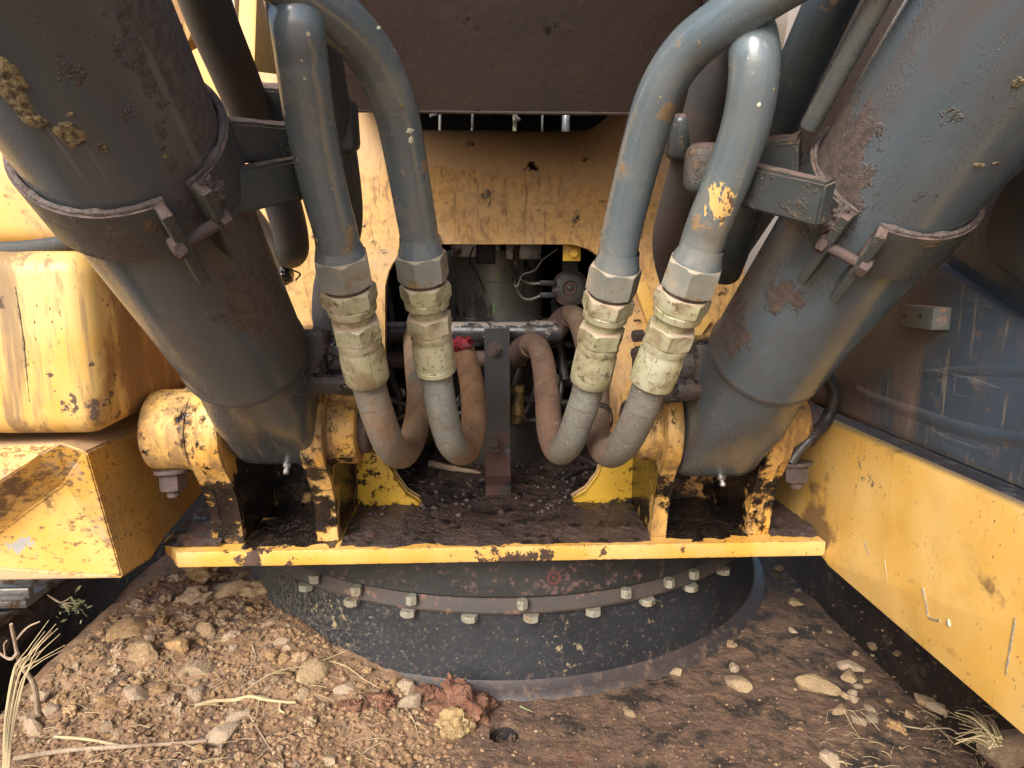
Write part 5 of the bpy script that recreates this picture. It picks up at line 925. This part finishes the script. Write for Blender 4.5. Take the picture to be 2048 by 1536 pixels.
for k in range(1700):
    u = random.uniform(700, 2000); v = random.uniform(1150, 1545)
    if v < 1400-abs(u-1000)*0.0 and u < 1480: continue
    p = on_deck(u, v)
    if math.hypot(p.x-RC.x, p.y-RC.y) < 0.73: continue
    grit(p, random.choice((0.0012, 0.0015, 0.002, 0.0025, 0.003, 0.0045)), k)
tag(obj('gravel', bm, M['gravel'], smooth=50), 'fine brown grit spread over the undercarriage deck', 'gravel', kind='stuff')
def lump(name, label, u, v, px, m, sq=(1, 1, 1), amp=0.35, parent=None, sub=4, lift=0.3, fr=2.2):
    p = on_deck(u, v); r = px*(p-CAM).length/FPX/2; bm = B(); bmesh.ops.create_icosphere(bm, subdivisions=sub, radius=1.0)
    for w_ in bm.verts:
        n_ = w_.co.normalized(); f = 1+amp*mn.fractal(n_*fr+Vector((u, v, 0)), 0.8, 2.1, 5); w_.co = p+Vector((n_.x*sq[0], n_.y*sq[1], n_.z*sq[2]))*r*f+Vector((0, r*0.3, r*lift))
    o = obj(name, bm, M[m], parent, smooth=70)
    if label: tag(o, label, 'clod')
    return o
lump('soil_clod', 'crumbly red brown soil clod beside the round hole', 922, 1438, 100, 'clod', (1, 0.9, 0.75), 0.5, lift=0.15)
lump('soil_clod', 'yellowish earth lump stuck to the front of the red clod', 912, 1468, 62, 'clod_yellow', (1, 0.75, 0.9), 0.45, lift=0.28)
lump('soil_clod', 'small dark soil clod leaning on the drum front', 905, 1378, 48, 'clod', (1, 0.8, 0.9), 0.5, lift=0.2)
for k, (u, v, px) in enumerate(((760, 1410, 60), (850, 1390, 50), (700, 1420, 50), (870, 1440, 40))):
    lump('soil_clod', ('low crumbling soil mound between the two tan stones and the straw', 'low soil mound left of the small dark clod', 'low soil mound under the whitish stone', 'low soil mound left of the red clod')[k], u, v, px, 'clod', (1, 0.8, 0.35), 0.5, lift=0.0)
# plate debris
pm = thing('debris', 'strip of brown bark lying under the second hose loop', 'debris', at(915, 935, z=0.525)); bm = B(); tube(bm, [at(862, 928, z=0.527), at(900, 936, z=0.532), at(945, 943, z=0.527), at(962, 946, z=0.525)], lambda t: 0.010*(1-t*0.8), n=10, sub=6, wob=0.5); obj('bark_strip', bm, M['twig'], pm)
for k, (pts, lb) in enumerate(((((1125, 960), (1160, 940), (1205, 930)), 'black root on the base plate below the right hose'), (((1160, 915), (1190, 930), (1215, 928)), 'short black root on the base plate under the right hose loop'))):
    bm = B(); tube(bm, [at(u, v, z=0.53) for u, v in pts], 0.005, n=8, sub=6, wob=0.4); tag(obj('root', bm, M['black']), lb, 'root')
for k in range(60):
    pass
bm = B()
for k in range(420):
    x = random.uniform(-0.25, 0.27); y = random.uniform(1.17, 1.62); r = random.choice((0.002, 0.003, 0.004, 0.006, 0.008)) if y > 1.28 else random.choice((0.0015, 0.002, 0.003))
    p = Vector((x, y, hmud(x, y)+r*0.2)); grit(p, r, k)
tag(obj('mud_crumbs', bm, M['plate_mud'], sf, smooth=60), kind='stuff')

# ------------------------------------------------------------------ twigs, straw, weeds
def stick(name, label, px, r0, r1, m, cat, z=0.0, flat=None, n=10):
    P_ = []
    for i, q_ in enumerate(px):
        p = on_deck(q_[0], q_[1]) if len(q_) == 2 else at(q_[0], q_[1], y=q_[2]); P_.append(p+Vector((0, 0, z)) if len(q_) == 2 else p)
    bm = B(); tube(bm, P_, lambda t: r0+(r1-r0)*t, n=n, sub=8, wob=0.18); o = obj(name, bm, M[m]); return tag(o, label, cat)
rt = thing('root', 'pale dry root lying on the gravel heap', 'root', on_deck(480, 1405))
for pts, r0, r1 in ((((390, 1418), (430, 1408), (470, 1406), (500, 1399), (535, 1406), (570, 1410), (592, 1411)), 0.0042, 0.0022), (((520, 1403), (512, 1440), (500, 1475)), 0.0012, 0.0006), (((562, 1408), (560, 1425), (570, 1432)), 0.0022, 0.0012)):
    bm = B(); tube(bm, [on_deck(u, v)+Vector((0, 0, 0.006)) for u, v in pts], lambda t, a=r0, b_=r1: a+(b_-a)*t, n=10, sub=8, wob=0.25); obj('root_branch', bm, M['straw'], rt)
stick('stick', 'long straight stick along the bottom left edge', [(28, 1524), (130, 1508), (240, 1500), (330, 1495), (415, 1488)], 0.0042, 0.0028, 'twig', 'stick', 0.006)
stick('stick', 'bleached stick lying under the long straight one', [(110, 1482), (180, 1488), (250, 1503)], 0.0022, 0.003, 'straw', 'stick', 0.008)
stick('stick', 'thin brown twig crossing below the pale root', [(492, 1422), (515, 1460), (540, 1500), (545, 1505)], 0.0016, 0.0010, 'twig', 'stick', 0.004)
stick('stick', 'thin curved rootlet reaching from straw to the drum', [(640, 1322), (690, 1335), (725, 1360), (755, 1378)], 0.0012, 0.0007, 'straw', 'stick', 0.004)
stick('stick', 'thin rootlet hanging below the two tan stones', [(818, 1428), (830, 1450), (838, 1484)], 0.0009, 0.0006, 'straw', 'stick', 0.003)
stick('stick', 'crooked brown root left of the whitish stone', [(505, 1295), (512, 1320), (495, 1350), (478, 1390)], 0.0022, 0.0011, 'twig', 'stick', 0.004)
stick('stick', 'dry stalk leaning across the whitish stone', [(490, 1398), (550, 1360), (620, 1345), (690, 1318)], 0.0011, 0.0008, 'straw', 'stick', 0.016)
stick('stick', 'thin dark twig on the oily deck at lower right', [(1800, 1455), (1850, 1462), (1900, 1462), (1935, 1490)], 0.0014, 0.0009, 'twig', 'stick', 0.004)
stick('stick', 'pale twig on the deck below the row of stones', [(1683, 1412), (1700, 1450), (1720, 1480)], 0.0009, 0.0007, 'straw', 'stick', 0.004)
stick('stick', 'short green stem in front of the drum', [(1040, 1415), (1052, 1421), (1066, 1427)], 0.0022, 0.0007, 'leaf', 'stick', 0.003)
# standing dry stalks at the lower left
sh = thing('dead_shoot', 'bare dead shoot standing at the left edge by the pit', 'twig', at(70, 1420, y=0.98))
for pts, r0, r1 in ((((76, 1425, 0.98), (68, 1370, 0.97), (40, 1325, 0.96), (30, 1285, 0.95), (22, 1248, 0.94)), 0.0042, 0.0022), (((36, 1305, 0.95), (20, 1318, 0.95), (-10, 1300, 0.95)), 0.0025, 0.0018), (((32, 1280, 0.95), (55, 1255, 0.95), (80, 1243, 0.95)), 0.0018, 0.001), (((10, 1310, 0.95), (8, 1290, 0.95), (15, 1280, 0.95)), 0.0012, 0.0008)):
    bm = B(); tube(bm, [at(u, v, y=y) for u, v, y in pts], lambda t, a=r0, b_=r1: a+(b_-a)*t, n=10, sub=8, wob=0.2); obj('branch', bm, M['twig'], sh)
st = thing('straw_bunch', 'pale dry straw bunch standing at the lower left corner', 'straw', at(15, 1536, y=0.84))
for k in range(14):
    e = random.uniform(-18, 18); tp = ((110, 1250), (120, 1268), (96, 1290), (112, 1248), (85, 1300), (104, 1262), (90, 1262), (70, 1320), (116, 1256), (60, 1380), (130, 1290), (45, 1400), (98, 1240), (125, 1300))[k]
    bm = B(); tube(bm, [at(12+e*0.3, 1545, y=0.84), at(18+e*0.4, 1450+e, y=0.86), at(38+e*0.5, 1350+e, y=0.88), at((38+tp[0])/2+e*0.3-6, (1350+tp[1])/2, y=0.89), at(tp[0], tp[1], y=0.90)], lambda t: 0.0014*(1-0.75*t), n=6, sub=6, wob=0.3); obj('stalk', bm, M['straw'], st)
bm = B()
for k in range(330):      # loose straw
    u = random.uniform(0, 760); v = random.uniform(1220, 1540)
    if u < 330-(v-1140)*1.14+6 or u > 540+max(0, v-1220)*1.3: continue
    p = on_deck(u, v); a = random.uniform(0, 2*PI); L = random.uniform(0.01, 0.05); d = Vector((math.cos(a), math.sin(a), random.uniform(-0.05, 0.25)))
    tube(bm, [p+Vector((0, 0, 0.004))-d*L/2, p+Vector((0, 0, 0.005+random.uniform(0, 0.003))), p+Vector((0, 0, 0.004))+d*L/2], random.uniform(0.00025, 0.0006), n=5, sub=3)
for k in range(60):
    u = random.uniform(1650, 2000); v = random.uniform(1400, 1540); p = on_deck(u, v); a = random.uniform(0, 2*PI); L = random.uniform(0.01, 0.05); d = Vector((math.cos(a), math.sin(a), 0.1))
    tube(bm, [p-d*L/2+Vector((0, 0, 0.003)), p+Vector((0, 0, 0.006)), p+d*L/2+Vector((0, 0, 0.003))], random.uniform(0.00025, 0.0005), n=5, sub=3)
tag(obj('loose_straw', bm, M['straw'], smooth=60), 'bits of dry straw scattered over gravel and deck', 'straw', kind='stuff')
tf = thing('straw_tuft', 'frayed straw tuft at the lower right by the dark gap', 'straw', on_deck(1960, 1470))
for k in range(34):
    a = at(1990+random.uniform(-14, 14), 1480+random.uniform(-10, 20), y=0.80); e = at(1930+random.uniform(-25, 60), 1440+random.uniform(-25, 50), y=0.86+random.uniform(-0.03, 0.04))
    bm = B(); tube(bm, [a, (a+e)/2+Vector((0, 0, 0.008)), e], lambda t: 0.0013*(1-0.6*t), n=5, sub=4); obj('stalk', bm, M['straw'], tf)
sp = thing('weed_sprig', 'small grey green sprig growing over the dark pit', 'plant', at(145, 1215, y=1.25))
for k in range(5):
    e = at(165+random.uniform(-35, 5), 1205+random.uniform(-12, 30), y=1.24); bm = B(); tube(bm, [at(95, 1190, y=1.28), at(120, 1205, y=1.26), e], 0.0012, n=6, sub=5); obj('stem', bm, M['twig'], sp)
for k in range(46):
    c = at(148+random.gauss(0, 14), 1217+random.gauss(0, 12), y=1.245+random.uniform(-0.02, 0.02)); d = Vector((random.uniform(-1, 1), random.uniform(-1, 0.4), random.uniform(-0.2, 1))).normalized(); s_ = d.cross(Vector((random.random(), random.random(), random.random()))).normalized()*0.0028; L = random.uniform(0.009, 0.016)
    bm = B(); vs_ = [bm.verts.new(q_) for q_ in (c, c+d*L*0.5+s_+Vector((0, 0, 0.001)), c+d*L, c+d*L*0.5-s_)]; bm.faces.new(vs_); n0 = d.cross(s_).normalized()*0.0004; vz = [bm.verts.new(v.co-n0) for v in vs_]; bm.faces.new(vz[::-1])
    for i in range(4): bm.faces.new((vs_[i], vz[i], vz[(i+1) % 4], vs_[(i+1) % 4]))
    obj('leaf', bm, M['leaf'], sp)
